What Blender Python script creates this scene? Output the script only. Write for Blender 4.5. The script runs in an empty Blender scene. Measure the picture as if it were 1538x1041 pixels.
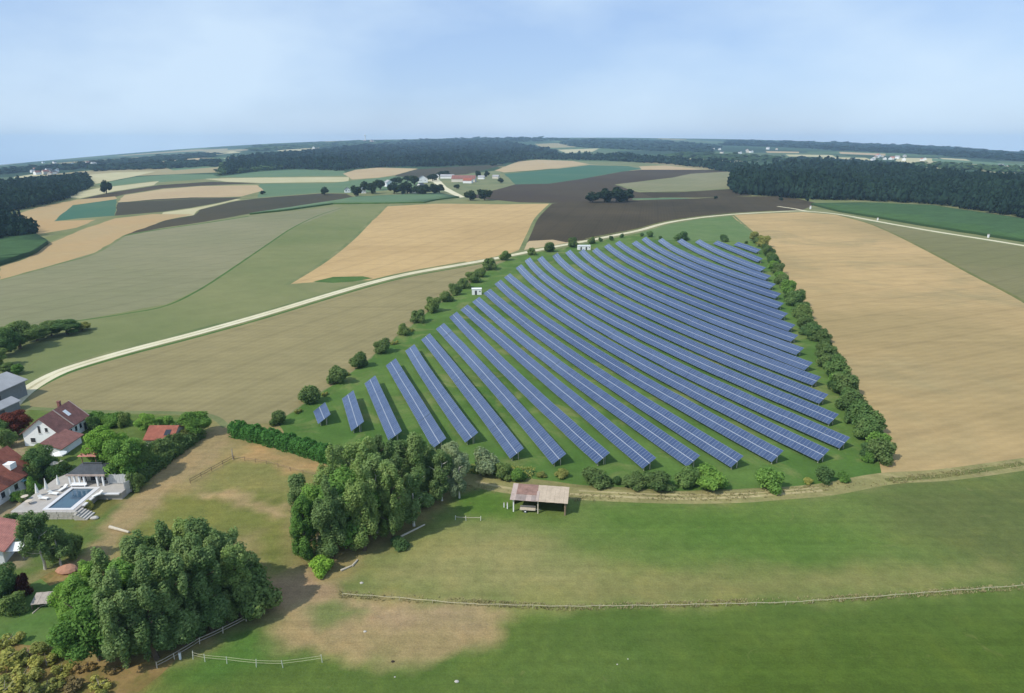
import bpy, bmesh, math, random
import numpy as np
from mathutils import Vector, Matrix
from mathutils.geometry import delaunay_2d_cdt

random.seed(7)
RNG = np.random.default_rng(7)
SC = bpy.context.scene
COL = SC.collection

# ------------------------------------------------------------------ camera, sky, sun, exposure
H = 70.0                                   # drone height above the paddock
F_PX, CX, CY = 1000.0, 769.0, 520.5        # focal length in photo pixels, principal point
PITCH = math.atan(305.5 / F_PX)
cam = bpy.data.cameras.new('camera')
cam.sensor_width = 36.0
cam.lens = 36.0 * F_PX / 1538.0
cam.clip_start, cam.clip_end = 1.0, 30000.0
camo = bpy.data.objects.new('camera', cam)
COL.objects.link(camo)
camo.location = (0, 0, H)
camo.rotation_euler = (math.pi / 2 - PITCH, 0, 0)
SC.camera = camo

SUN_EL = math.radians(47)
SUN_H = Vector((-0.82, -0.57, 0)).normalized()     # towards the sun, on the ground plane
SUN_DIR = Vector((SUN_H.x * math.cos(SUN_EL), SUN_H.y * math.cos(SUN_EL), math.sin(SUN_EL)))
world = bpy.data.worlds.new('World')
SC.world = world
world.use_nodes = True
wt = world.node_tree
for n in list(wt.nodes):
    wt.nodes.remove(n)
wo = wt.nodes.new('ShaderNodeOutputWorld')
bg = wt.nodes.new('ShaderNodeBackground')
sky = wt.nodes.new('ShaderNodeTexSky')
sky.sky_type = 'NISHITA'
sky.sun_disc = False
sky.sun_elevation = SUN_EL
sky.sun_rotation = math.atan2(SUN_H.x, SUN_H.y)
sky.altitude = 500
sky.air_density = 1.0
sky.dust_density = 1.0
sky.ozone_density = 2.0
bg.inputs['Strength'].default_value = 0.13
# thin veil of high cloud over the clear sky
tc = wt.nodes.new('ShaderNodeTexCoord')
mp = wt.nodes.new('ShaderNodeMapping')
mp.inputs['Scale'].default_value = (1.3, 1.6, 3.4)
nz = wt.nodes.new('ShaderNodeTexNoise')
nz.inputs['Scale'].default_value = 1.7
nz.inputs['Detail'].default_value = 5
nz.inputs['Roughness'].default_value = 0.5
cr = wt.nodes.new('ShaderNodeValToRGB')
cr.color_ramp.elements[0].position = 0.40
cr.color_ramp.elements[0].color = (0, 0, 0, 1)
cr.color_ramp.elements[1].position = 0.66
cr.color_ramp.elements[1].color = (0.75, 0.75, 0.75, 1)
veil = wt.nodes.new('ShaderNodeMix')
veil.data_type = 'RGBA'
veil.inputs[0].default_value = 0.55
veil.inputs[7].default_value = (3.5, 5.0, 7.9, 1)
mx = wt.nodes.new('ShaderNodeMix')
mx.data_type = 'RGBA'
mx.inputs[7].default_value = (5.4, 6.7, 8.0, 1)
wt.links.new(tc.outputs['Generated'], mp.inputs['Vector'])
wt.links.new(mp.outputs['Vector'], nz.inputs['Vector'])
wt.links.new(nz.outputs['Fac'], cr.inputs['Fac'])
wt.links.new(sky.outputs['Color'], veil.inputs[6])
wt.links.new(veil.outputs[2], mx.inputs[6])
wt.links.new(cr.outputs['Color'], mx.inputs[0])
wt.links.new(mx.outputs[2], bg.inputs['Color'])
wt.links.new(bg.outputs['Background'], wo.inputs['Surface'])

sl = bpy.data.lights.new('sun', 'SUN')
sl.energy = 3.9
sl.angle = math.radians(0.6)
sl.color = (1.0, 0.95, 0.86)
so = bpy.data.objects.new('sun', sl)
COL.objects.link(so)
so.location = (-200, -150, 300)
so.rotation_euler = SUN_DIR.to_track_quat('Z', 'Y').to_euler()

vs = SC.view_settings
vs.view_transform = 'Standard'
vs.look = 'None'
vs.exposure = 0.0
vs.gamma = 1.0
vs.use_curve_mapping = False
SC.cycles.use_denoising = True
SC.cycles.max_bounces = 6
SC.cycles.diffuse_bounces = 3
SC.cycles.volume_bounces = 2
SC.cycles.transparent_max_bounces = 8

# ------------------------------------------------------------------ terrain and picking points on it
CP, SP = math.cos(PITCH), math.sin(PITCH)

def raydir(px, py):
    a, b = (px - CX) / F_PX, -(py - CY) / F_PX
    return np.array([a, CP + SP * b, -SP + CP * b])

R_HOR = 7400.0
_hx = [-250, 0, 100, 200, 300, 400, 550, 750, 900, 1100, 1200, 1300, 1400, 1538, 1800]
_hy = [272, 249, 239, 229.5, 221.5, 215, 209.5, 205.5, 205.5, 208, 211, 215, 219, 229, 250]
_az, _zh = [], []
for _x, _y in zip(_hx, _hy):
    _d = raydir(_x, _y)
    _az.append(math.atan2(_d[0], _d[1]))
    _zh.append(H + R_HOR * _d[2] / math.hypot(_d[0], _d[1]))
_az = [-math.pi] + _az + [math.pi]
_zh = [-60.0] + _zh + [-60.0]

def terr(x, y):
    r = np.hypot(x, y)
    az = np.arctan2(x, y)
    zh = np.interp(az, _az, _zh)
    s = np.clip((r - 600.0) / (R_HOR - 600.0), 0, 1) ** 1.6
    drop = np.clip((r - R_HOR) / 1500.0, 0, 3) * -60.0
    und = (np.sin(x / 610.0 + 1.3) * np.sin(y / 730.0 + .4) * 5.0 + np.sin(x / 230. + y / 310.) * 1.0)
    return zh * s + drop + und * np.clip((r - 700.0) / 1500.0, 0, 1)

def tz(x, y):
    return float(terr(np.float64(x), np.float64(y)))

_T = np.geomspace(25.0, 7300.0, 420)

def gp(px, py, z=0.0):
    """The point of the ground (raised by z) that lies at a pixel of the photograph."""
    d = raydir(px, py)
    hor = math.hypot(d[0], d[1])
    d = d / hor
    zz = H + d[2] * _T - (terr(d[0] * _T, d[1] * _T) + z)
    k = np.argmax(zz <= 0)
    if zz[k] > 0:
        r = 7200.0
    else:
        lo, hi = (_T[k - 1] if k else 5.0), _T[k]
        for _ in range(30):
            m = .5 * (lo + hi)
            if H + d[2] * m - (tz(d[0] * m, d[1] * m) + z) > 0:
                lo = m
            else:
                hi = m
        r = .5 * (lo + hi)
    x, y = d[0] * r, d[1] * r
    return Vector((x, y, tz(x, y) + z))

# ------------------------------------------------------------------ tags and links
def tag(o, label=None, cat=None, group=None, kind=None):
    if label: o['label'] = label
    if cat: o['category'] = cat
    if group: o['group'] = group
    if kind: o['kind'] = kind
    return o

def link(name, data, parent=None, loc=None, rz=None):
    o = bpy.data.objects.new(name, data)
    COL.objects.link(o)
    if parent is not None: o.parent = parent
    if loc is not None: o.location = loc
    if rz is not None: o.rotation_euler = (0, 0, rz)
    return o

def empty(name, loc, rz=0.0, label=None, cat=None, group=None):
    o = link(name, None, None, loc, rz)
    o.empty_display_size = 0.5
    return tag(o, label, cat, group)

ORD = ('zeroth first second third fourth fifth sixth seventh eighth ninth tenth eleventh twelfth thirteenth fourteenth fifteenth '
       'sixteenth seventeenth eighteenth nineteenth twentieth twenty-first twenty-second twenty-third twenty-fourth').split()

# ------------------------------------------------------------------ materials
def lin(c):
    c = c / 255.0
    return c / 12.92 if c <= 0.04045 else ((c + 0.055) / 1.055) ** 2.4

KA = 0.83
def srgb(r, g, b, k=None):
    k = KA if k is None else k
    return (lin(r) * k, lin(g) * k, lin(b) * k * .93, 1)

def newmat(name):
    m = bpy.data.materials.new(name)
    m.use_nodes = True
    return m, m.node_tree, m.node_tree.nodes['Principled BSDF']

def noise(nt, scale, detail=4, rough=.55, vec=None, coord='Object', dist=0.0):
    n = nt.nodes.new('ShaderNodeTexNoise')
    n.inputs['Scale'].default_value = scale
    n.inputs['Detail'].default_value = detail
    n.inputs['Roughness'].default_value = rough
    n.inputs['Distortion'].default_value = dist
    if vec is None:
        t = nt.nodes.new('ShaderNodeTexCoord')
        vec = t.outputs[coord]
    nt.links.new(vec, n.inputs['Vector'])
    return n.outputs['Fac']

def ramp(nt, fac, stops):
    r = nt.nodes.new('ShaderNodeValToRGB')
    el = r.color_ramp.elements
    el[0].position, el[0].color = stops[0]
    el[1].position, el[1].color = stops[-1]
    for p, c in stops[1:-1]:
        e = el.new(p)
        e.color = c
    nt.links.new(fac, r.inputs['Fac'])
    return r.outputs['Color']

def mixc(nt, a, b, fac, mode='MIX'):
    m = nt.nodes.new('ShaderNodeMix')
    m.data_type = 'RGBA'
    m.blend_type = mode
    for sock, v in ((m.inputs[0], fac), (m.inputs[6], a), (m.inputs[7], b)):
        if isinstance(v, (int, float)): sock.default_value = v
        elif isinstance(v, tuple): sock.default_value = v
        else: nt.links.new(v, sock)
    return m.outputs[2]

def g1(v):
    return (v, v, v, 1)

def field_mat(name, c1, c2, big=0.012, c3=None, rows=None, row_amt=.06, mid=0.12, fine=1.4, famt=.22):
    """Open ground: two tones in large soft patches, mid and fine grain, optional drill or mowing lines."""
    m, nt, p = newmat(name)
    col = ramp(nt, noise(nt, big, 5, .55, dist=.4), [(.36, c1), (.64, c2)])
    if c3:
        f = ramp(nt, noise(nt, big * 2.3, 6, .6, dist=.8), [(.52, g1(0)), (.68, g1(1))])
        col = mixc(nt, col, c3, f)
    g = ramp(nt, noise(nt, mid, 6, .65), [(.25, g1(1 - famt)), (.75, g1(1 + famt))])
    col = mixc(nt, col, g, 1.0, 'MULTIPLY')
    g = ramp(nt, noise(nt, fine, 4, .7), [(.25, g1(1 - famt * .9)), (.75, g1(1 + famt * .9))])
    col = mixc(nt, col, g, 1.0, 'MULTIPLY')
    if rows is not None:
        t = nt.nodes.new('ShaderNodeTexCoord')
        mpn = nt.nodes.new('ShaderNodeMapping')
        mpn.inputs['Rotation'].default_value = (0, 0, rows[0])
        nt.links.new(t.outputs['Object'], mpn.inputs['Vector'])
        for sc_, amt, stops in ((.105, row_amt, None), (.0175, .0, (.90, .965))):
            w = nt.nodes.new('ShaderNodeTexWave')
            w.inputs['Scale'].default_value = sc_
            w.inputs['Distortion'].default_value = .5 if stops is None else .12
            w.inputs['Detail'].default_value = 2
            w.inputs['Detail Scale'].default_value = .4
            nt.links.new(mpn.outputs['Vector'], w.inputs['Vector'])
            g = ramp(nt, w.outputs['Fac'], [(.0, g1(1 - amt)), (1., g1(1 + amt))] if stops is None else [(stops[0], g1(1)), (stops[1], g1(.93))])
            col = mixc(nt, col, g, 1.0, 'MULTIPLY')
    if rows is not None:
        for sx, sy, am in ((.008, .16, .07), (.02, .55, .06)):
            m2 = nt.nodes.new('ShaderNodeMapping')
            m2.inputs['Rotation'].default_value = (0, 0, rows[0] + math.pi / 2)
            m2.inputs['Scale'].default_value = (sx, sy, 1)
            nt.links.new(t.outputs['Object'], m2.inputs['Vector'])
            g = ramp(nt, noise(nt, 1.0, 3, .6, vec=m2.outputs['Vector']), [(.3, g1(1 - am)), (.7, g1(1 + am))])
            col = mixc(nt, col, g, 1.0, 'MULTIPLY')
    nt.links.new(col, p.inputs['Base Color'])
    p.inputs['Roughness'].default_value = .95
    p.inputs['Specular IOR Level'].default_value = .1
    b = nt.nodes.new('ShaderNodeBump')
    b.inputs['Strength'].default_value = .35
    b.inputs['Distance'].default_value = .25
    nt.links.new(noise(nt, 1.1, 5, .7), b.inputs['Height'])
    nt.links.new(b.outputs['Normal'], p.inputs['Normal'])
    return m

def solid(name, c, rough=.7, var=.18, scale=1.2, metal=0.0, spec=.3, bump=0.0):
    m, nt, p = newmat(name)
    g = ramp(nt, noise(nt, scale, 5, .65), [(.25, g1(1 - var)), (.75, g1(1 + var))])
    nt.links.new(mixc(nt, c, g, 1.0, 'MULTIPLY'), p.inputs['Base Color'])
    p.inputs['Roughness'].default_value = rough
    p.inputs['Metallic'].default_value = metal
    p.inputs['Specular IOR Level'].default_value = spec
    if bump:
        b = nt.nodes.new('ShaderNodeBump')
        b.inputs['Strength'].default_value = bump
        b.inputs['Distance'].default_value = .05
        nt.links.new(noise(nt, scale * 4, 4, .6), b.inputs['Height'])
        nt.links.new(b.outputs['Normal'], p.inputs['Normal'])
    return m

def tile_mat(name, c1, c2):
    m, nt, p = newmat(name)
    t = nt.nodes.new('ShaderNodeTexCoord')
    br = nt.nodes.new('ShaderNodeTexBrick')
    br.inputs['Scale'].default_value = 1.0
    br.inputs['Brick Width'].default_value = .33
    br.inputs['Row Height'].default_value = .3
    br.inputs['Mortar Size'].default_value = .018
    br.inputs['Color1'].default_value = c1
    br.inputs['Color2'].default_value = c2
    br.inputs['Mortar'].default_value = tuple(v * .55 for v in c1[:3]) + (1,)
    nt.links.new(t.outputs['UV'], br.inputs['Vector'])
    g = ramp(nt, noise(nt, .8, 5, .65), [(.28, g1(.7)), (.72, g1(1.25))])
    nt.links.new(mixc(nt, br.outputs['Color'], g, 1.0, 'MULTIPLY'), p.inputs['Base Color'])
    p.inputs['Roughness'].default_value = .8
    b = nt.nodes.new('ShaderNodeBump')
    b.inputs['Strength'].default_value = .5
    b.inputs['Distance'].default_value = .04
    nt.links.new(br.outputs['Fac'], b.inputs['Height'])
    b.invert = True
    nt.links.new(b.outputs['Normal'], p.inputs['Normal'])
    return m

def leaf_mat(name, c1, c2, trans=.38, patch=.35):
    """Leaves: each plant its own shade, lighter and darker sprays inside it, a little light through the leaf."""
    m, nt, p = newmat(name)
    nt.nodes.remove(p)
    out = nt.nodes['Material Output']
    oi = nt.nodes.new('ShaderNodeObjectInfo')
    col = ramp(nt, noise(nt, patch, 3, .7), [(.33, c1), (.67, c2)])
    fine = ramp(nt, noise(nt, 2.6, 2, .6), [(.3, g1(.72)), (.7, g1(1.3))])
    col = mixc(nt, col, fine, 1.0, 'MULTIPLY')
    per = ramp(nt, oi.outputs['Random'], [(0., (.72, .76, .72, 1)), (.5, (1.02, 1.0, .95, 1)), (1., (1.3, 1.2, 1.0, 1))])
    col = mixc(nt, col, per, 1.0, 'MULTIPLY')
    d = nt.nodes.new('ShaderNodeBsdfDiffuse')
    t = nt.nodes.new('ShaderNodeBsdfTranslucent')
    ms = nt.nodes.new('ShaderNodeMixShader')
    ms.inputs[0].default_value = trans
    nt.links.new(col, d.inputs['Color'])
    nt.links.new(mixc(nt, col, (1.1, 1.15, .7, 1), 1.0, 'MULTIPLY'), t.inputs['Color'])
    nt.links.new(d.outputs[0], ms.inputs[1])
    nt.links.new(t.outputs[0], ms.inputs[2])
    nt.links.new(ms.outputs[0], out.inputs['Surface'])
    return m

M = {}
# fields (display tones of the photograph brought down to ground albedo)
M['tan'] = field_mat('stubble_tan', srgb(186, 157, 113), srgb(198, 168, 122), .010, rows=(.35, .55), row_amt=.03, famt=.08)
M['tan_right'] = field_mat('stubble_pale', srgb(166, 145, 104), srgb(194, 165, 120), .0065, c3=srgb(162, 145, 107), rows=(1.15, .5), row_amt=.03, famt=.09)
M['tan_front'] = field_mat('stubble_olive', srgb(142, 132, 96), srgb(152, 140, 102), .010, rows=(.45, .5), row_amt=.03, famt=.09)
M['orange'] = field_mat('stubble_orange', srgb(184, 154, 112), srgb(178, 156, 118), .009, famt=.07)
M['pink'] = field_mat('stubble_pink', srgb(184, 160, 126), srgb(190, 168, 132), .010, famt=.06)
M['pale'] = field_mat('pale_strip', srgb(186, 178, 140), srgb(196, 186, 150), .02, famt=.06)
M['greygreen'] = field_mat('grey_green_field', srgb(130, 130, 98), srgb(142, 138, 108), .006, rows=(.5, .45), row_amt=.025, famt=.07)
M['olive'] = field_mat('olive_pasture', srgb(112, 122, 78), srgb(132, 134, 92), .008, famt=.09)
M['olive_right'] = field_mat('olive_stubble', srgb(122, 120, 82), srgb(132, 126, 90), .008, rows=(1.0, .4), row_amt=.03, famt=.08)
M['dark'] = field_mat('ploughed_soil', srgb(68, 60, 44), srgb(84, 73, 55), .008, rows=(.2, .5), row_amt=.06, famt=.10)
M['dark_purple'] = field_mat('ploughed_soil_far', srgb(74, 63, 52), srgb(82, 72, 56), .006, famt=.08)
M['slate'] = field_mat('slate_soil', srgb(68, 66, 52), srgb(80, 73, 56), .006, famt=.08)
M['teal'] = field_mat('teal_crop', srgb(70, 108, 88), srgb(80, 112, 90), .008, famt=.07)
M['green_far'] = field_mat('green_crop_far', srgb(96, 122, 92), srgb(104, 126, 94), .008, famt=.07)
M['maize'] = field_mat('maize_leaves', srgb(66, 94, 56), srgb(72, 100, 60), .02, rows=(.9, 2.2), row_amt=.18, famt=.25)
M['maize_wall'] = solid('maize_stalks', srgb(46, 72, 34), .9, .35, 2.0)
M['verge'] = field_mat('verge_grass', srgb(104, 118, 76), srgb(130, 132, 92), .03, famt=.18)
M['lawn_far'] = field_mat('village_green', srgb(112, 122, 88), srgb(132, 134, 98), .02, famt=.12)
M['site'] = field_mat('array_grass', srgb(76, 108, 48), srgb(98, 124, 62), .03, c3=srgb(122, 130, 78), famt=.2)
M['site_top'] = field_mat('array_meadow', srgb(98, 122, 74), srgb(106, 126, 80), .03, famt=.12)
M['meadow'] = field_mat('meadow_grass', srgb(78, 112, 48), srgb(104, 128, 66), .018, c3=srgb(122, 130, 76), famt=.17, rows=(1.45, .3), row_amt=.035)
M['meadow_low'] = field_mat('meadow_grass_low', srgb(66, 100, 36), srgb(84, 112, 46), .02, c3=srgb(98, 116, 56), famt=.17, rows=(1.5, .3), row_amt=.035)
M['meadow_dry'] = field_mat('dry_meadow', srgb(130, 138, 88), srgb(146, 142, 100), .03, c3=srgb(112, 132, 74), famt=.15)
M['dry'] = field_mat('dry_earth', srgb(152, 138, 104), srgb(142, 136, 96), .05, c3=srgb(164, 142, 116), famt=.17)
M['paddock'] = field_mat('paddock_grass', srgb(124, 120, 74), srgb(140, 132, 90), .05, c3=srgb(112, 116, 66), famt=.2)
M['paddock_tan'] = field_mat('paddock_dry', srgb(148, 130, 94), srgb(158, 138, 104), .05, c3=srgb(136, 126, 84), famt=.18)
M['track'] = field_mat('worn_track', srgb(142, 126, 96), srgb(160, 140, 110), .06, c3=srgb(128, 122, 84), famt=.2)
M['track_grass'] = field_mat('grassy_track', srgb(150, 142, 98), srgb(136, 134, 88), .08, c3=srgb(164, 152, 112), famt=.22)
M['rut'] = field_mat('wheel_rut', srgb(186, 172, 132), srgb(170, 158, 118), .2, famt=.18)
M['garden'] = field_mat('garden_lawn', srgb(80, 112, 52), srgb(98, 122, 66), .08, famt=.2)
M['lawn_brown'] = field_mat('terrace_lawn', srgb(106, 114, 66), srgb(122, 118, 74), .12, famt=.2)
M['yard'] = field_mat('yard_gravel', srgb(150, 140, 120), srgb(136, 128, 108), .15, famt=.2)
M['scrub'] = field_mat('scrub_earth', srgb(132, 116, 70), srgb(150, 124, 84), .12, c3=srgb(104, 112, 56), famt=.25)
M['road'] = field_mat('road_gravel', srgb(216, 206, 176), srgb(224, 216, 190), .05, famt=.08)
M['road_mid'] = field_mat('road_centre', srgb(186, 176, 142), srgb(206, 198, 168), .12, famt=.2)
M['grass_dark'] = field_mat('long_grass', srgb(72, 104, 50), srgb(86, 112, 58), .08, famt=.22)

# the open country: verge grass close by, a patchwork of crops far out
m, nt, p = newmat('open_country')
t = nt.nodes.new('ShaderNodeTexCoord')
mpn = nt.nodes.new('ShaderNodeMapping')
mpn.inputs['Scale'].default_value = (1.0, .7, 0)
nt.links.new(t.outputs['Object'], mpn.inputs['Vector'])
vor = nt.nodes.new('ShaderNodeTexVoronoi')
vor.inputs['Scale'].default_value = 1 / 420.0
nt.links.new(mpn.outputs['Vector'], vor.inputs['Vector'])
sepc = nt.nodes.new('ShaderNodeSeparateColor')
nt.links.new(vor.outputs['Color'], sepc.inputs[0])
patch = ramp(nt, sepc.outputs[0], [(0., srgb(60, 84, 58)), (.28, srgb(84, 106, 72)), (.42, srgb(48, 70, 50)), (.66, srgb(160, 148, 112)), (.74, srgb(90, 106, 76)), (.86, srgb(56, 78, 54)), (1., srgb(176, 162, 124))])
patch.node.color_ramp.interpolation = 'CONSTANT'
near = ramp(nt, noise(nt, .03, 5, .6), [(.35, srgb(112, 120, 80)), (.65, srgb(140, 138, 98))])
ln = nt.nodes.new('ShaderNodeVectorMath')
ln.operation = 'LENGTH'
nt.links.new(t.outputs['Object'], ln.inputs[0])
mr = nt.nodes.new('ShaderNodeMapRange')
mr.inputs['From Min'].default_value = 1500
mr.inputs['From Max'].default_value = 1600
nt.links.new(ln.outputs['Value'], mr.inputs['Value'])
nt.links.new(mixc(nt, near, patch, mr.outputs['Result']), p.inputs['Base Color'])
p.inputs['Roughness'].default_value = .95
p.inputs['Specular IOR Level'].default_value = .1
M['country'] = m

# near ground: colour of each patch from the sheet itself, tufts, thin spots and grain from noise
m, nt, p = newmat('near_ground')
at = nt.nodes.new('ShaderNodeAttribute')
at.attribute_name = 'tone'
col = at.outputs['Color']
col = mixc(nt, col, ramp(nt, noise(nt, .09, 6, .62, dist=.6), [(.3, (.84, .90, .84, 1)), (.5, (1, 1, 1, 1)), (.72, (1.22, 1.12, 1.06, 1))]), 1.0, 'MULTIPLY')
col = mixc(nt, col, ramp(nt, noise(nt, .55, 6, .68), [(.28, g1(.82)), (.72, g1(1.18))]), 1.0, 'MULTIPLY')
col = mixc(nt, col, ramp(nt, noise(nt, 3.2, 4, .7), [(.28, g1(.80)), (.72, g1(1.2))]), 1.0, 'MULTIPLY')
t = nt.nodes.new('ShaderNodeTexCoord')
for rot, sx, sy, am in ((.04, .012, .42, .06), (-.03, .03, 1.3, .05), (1.2, .02, .30, .04)):
    m2 = nt.nodes.new('ShaderNodeMapping')
    m2.inputs['Rotation'].default_value = (0, 0, rot)
    m2.inputs['Scale'].default_value = (sx, sy, 1)
    nt.links.new(t.outputs['Object'], m2.inputs['Vector'])
    col = mixc(nt, col, ramp(nt, noise(nt, 1.0, 3, .6, vec=m2.outputs['Vector']), [(.3, g1(1 - am)), (.7, g1(1 + am))]), 1.0, 'MULTIPLY')
dryspot = ramp(nt, noise(nt, .21, 5, .7, dist=1.0), [(.62, g1(0)), (.78, g1(.32))])
col = mixc(nt, col, srgb(160, 146, 104), dryspot)
nt.links.new(col, p.inputs['Base Color'])
p.inputs['Roughness'].default_value = .95
p.inputs['Specular IOR Level'].default_value = .1
b = nt.nodes.new('ShaderNodeBump')
b.inputs['Strength'].default_value = .5
b.inputs['Distance'].default_value = .3
nt.links.new(noise(nt, 1.3, 6, .72), b.inputs['Height'])
nt.links.new(b.outputs['Normal'], p.inputs['Normal'])
M['near_ground'] = m

# plants
M['leaf_poplar'] = leaf_mat('poplar_leaves', (.150, .245, .085, 1), (.285, .385, .165, 1), trans=.42)
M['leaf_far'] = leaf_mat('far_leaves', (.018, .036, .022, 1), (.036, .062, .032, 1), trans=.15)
M['leaf_dark'] = leaf_mat('dark_leaves', (0.084, 0.165, 0.062, 1.000), (0.171, 0.268, 0.098, 1.000))
M['leaf_mid'] = leaf_mat('mid_leaves', (0.128, 0.249, 0.062, 1.000), (0.242, 0.412, 0.099, 1.000))
M['leaf_bright'] = leaf_mat('bright_leaves', (0.174, 0.338, 0.058, 1.000), (0.303, 0.489, 0.093, 1.000))
M['leaf_bush'] = leaf_mat('bush_leaves', (0.113, 0.187, 0.067, 1.000), (0.216, 0.294, 0.107, 1.000))
M['leaf_hedge'] = leaf_mat('hedge_leaves', (0.060, 0.174, 0.042, 1.000), (0.117, 0.279, 0.069, 1.000), patch=.6)
M['leaf_grey'] = leaf_mat('grey_willow_leaves', (0.212, 0.283, 0.171, 1.000), (0.340, 0.412, 0.249, 1.000))
M['leaf_red'] = leaf_mat('copper_leaves', (0.113, 0.040, 0.034, 1.000), (0.187, 0.062, 0.051, 1.000))
M['leaf_dry'] = leaf_mat('dry_leaves', (.24, .185, .085, 1), (.36, .28, .14, 1))
M['leaf_olive'] = leaf_mat('olive_leaves', (0.255, 0.283, 0.084, 1.000), (0.425, 0.425, 0.143, 1.000))
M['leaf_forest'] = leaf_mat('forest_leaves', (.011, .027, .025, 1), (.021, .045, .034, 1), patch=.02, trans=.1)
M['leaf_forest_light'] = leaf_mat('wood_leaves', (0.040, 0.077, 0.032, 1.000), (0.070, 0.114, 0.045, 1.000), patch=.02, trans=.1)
M['tuft'] = leaf_mat('meadow_blades', (.100, .145, .040, 1), (.150, .180, .065, 1), patch=.1)
M['tuft_dry'] = leaf_mat('dry_blades', (.34, .30, .16, 1), (.42, .37, .21, 1), patch=.1)
M['bark'] = solid('bark', (.10, .075, .05, 1), .9, .3, 2)
M['bark_white'] = solid('birch_bark', (.62, .58, .50, 1), .8, .25, 1.5)

# buildings and things
M['white_wall'] = solid('white_render', (.80, .80, .78, 1), .85, .05, .6)
M['cream_wall'] = solid('cream_render', (.62, .57, .48, 1), .85, .08, .6)
M['grey_wall'] = solid('grey_boards', (.19, .20, .20, 1), .85, .15, 1.5)
M['tile_brown'] = tile_mat('brown_red_tiles', (.23, .095, .075, 1), (.27, .115, .09, 1))
M['tile_red'] = tile_mat('red_tiles', (.30, .085, .05, 1), (.34, .11, .065, 1))
M['tile_salmon'] = tile_mat('salmon_tiles', (.46, .18, .135, 1), (.50, .21, .16, 1))
M['slate_roof'] = tile_mat('slate_tiles', (.055, .062, .07, 1), (.07, .078, .085, 1))
M['metal_roof'] = solid('grey_sheet_roof', (.33, .33, .33, 1), .6, .15, .4, 0, .4)
M['beige_sheet'] = solid('beige_sheet_roof', (.46, .37, .27, 1), .8, .2, .7)
M['rust_sheet'] = solid('rust_red_sheet', (.26, .155, .12, 1), .85, .35, .9)
M['pale_sheet'] = solid('pale_pink_sheet', (.42, .33, .28, 1), .85, .25, 1)
M['worn_sheet'] = solid('worn_sheet', (.30, .24, .21, 1), .85, .3, .9)
M['wood'] = solid('weathered_wood', (.24, .17, .11, 1), .85, .3, 2)
M['wood_grey'] = solid('grey_wood', (.36, .31, .26, 1), .85, .25, 2)
M['wood_pale'] = solid('pale_wood', (.52, .46, .36, 1), .85, .2, 2)
M['board_pale'] = solid('pale_grey_boards', (.52, .52, .50, 1), .8, .15, 2)
M['wood_red'] = solid('red_stained_wood', (.16, .05, .035, 1), .8, .2, 2)
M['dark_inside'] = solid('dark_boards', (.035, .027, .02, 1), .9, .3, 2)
M['white_paint'] = solid('white_paint', (.80, .80, .79, 1), .5, .04, 1)
M['white_cloth'] = solid('white_cloth', (.78, .77, .72, 1), .9, .06, 2)
M['beige_cloth'] = solid('beige_cloth', (.56, .48, .38, 1), .9, .1, 2)
M['teal_cloth'] = solid('turquoise_cloth', (.22, .45, .46, 1), .85, .12, 2)
M['stone'] = solid('pale_stone', (.46, .43, .38, 1), .85, .2, 1.3, bump=.4)
M['paving'] = solid('terrace_paving', (.40, .37, .33, 1), .8, .12, .8)
M['coping'] = solid('white_coping', (.62, .61, .60, 1), .6, .05, 1)
M['alu'] = solid('aluminium', (.50, .52, .56, 1), .45, .06, 1, .3, .5)
M['steel'] = solid('galvanised_steel', (.30, .31, .32, 1), .5, .12, 1, .4, .5)
M['tape'] = solid('fence_tape', (.60, .55, .38, 1), .7, .08, 1)
M['fence_white'] = solid('fence_post_white', (.62, .63, .54, 1), .6, .1, 1)
M['door_dark'] = solid('dark_door', (.06, .065, .07, 1), .6, .1, 1)
M['pane'] = solid('window_pane', (.025, .03, .038, 1), .08, .1, 1, 0, .6)
M['clay'] = solid('red_clay', (.42, .22, .14, 1), .95, .2, .8)
M['panel_rim'] = solid('panel_rim', (.26, .30, .36, 1), .4, .06, 1, .3, .5)
m, nt, p = newmat('panel_cells')
oi = nt.nodes.new('ShaderNodeObjectInfo')
col = ramp(nt, noise(nt, .07, 4, .6), [(.3, (.038, .064, .138, 1)), (.7, (.052, .082, .162, 1))])
col = mixc(nt, col, ramp(nt, noise(nt, .9, 3, .6), [(.3, g1(.84)), (.7, g1(1.16))]), 1.0, 'MULTIPLY')
col = mixc(nt, col, ramp(nt, oi.outputs['Random'], [(0., (.80, .84, .90, 1)), (1., (1.2, 1.16, 1.1, 1))]), 1.0, 'MULTIPLY')
nt.links.new(col, p.inputs['Base Color'])
p.inputs['Roughness'].default_value = .22
p.inputs['Specular IOR Level'].default_value = .75
M['panel_cell'] = m
m, nt, p = newmat('pool_water')
col = ramp(nt, noise(nt, .25, 3, .5), [(.35, (.045, .085, .13, 1)), (.65, (.06, .12, .16, 1))])
nt.links.new(col, p.inputs['Base Color'])
p.inputs['Roughness'].default_value = .05
b = nt.nodes.new('ShaderNodeBump')
b.inputs['Strength'].default_value = .15
b.inputs['Distance'].default_value = .05
nt.links.new(noise(nt, 2.2, 3, .5), b.inputs['Height'])
nt.links.new(b.outputs['Normal'], p.inputs['Normal'])
M['water'] = m

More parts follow.
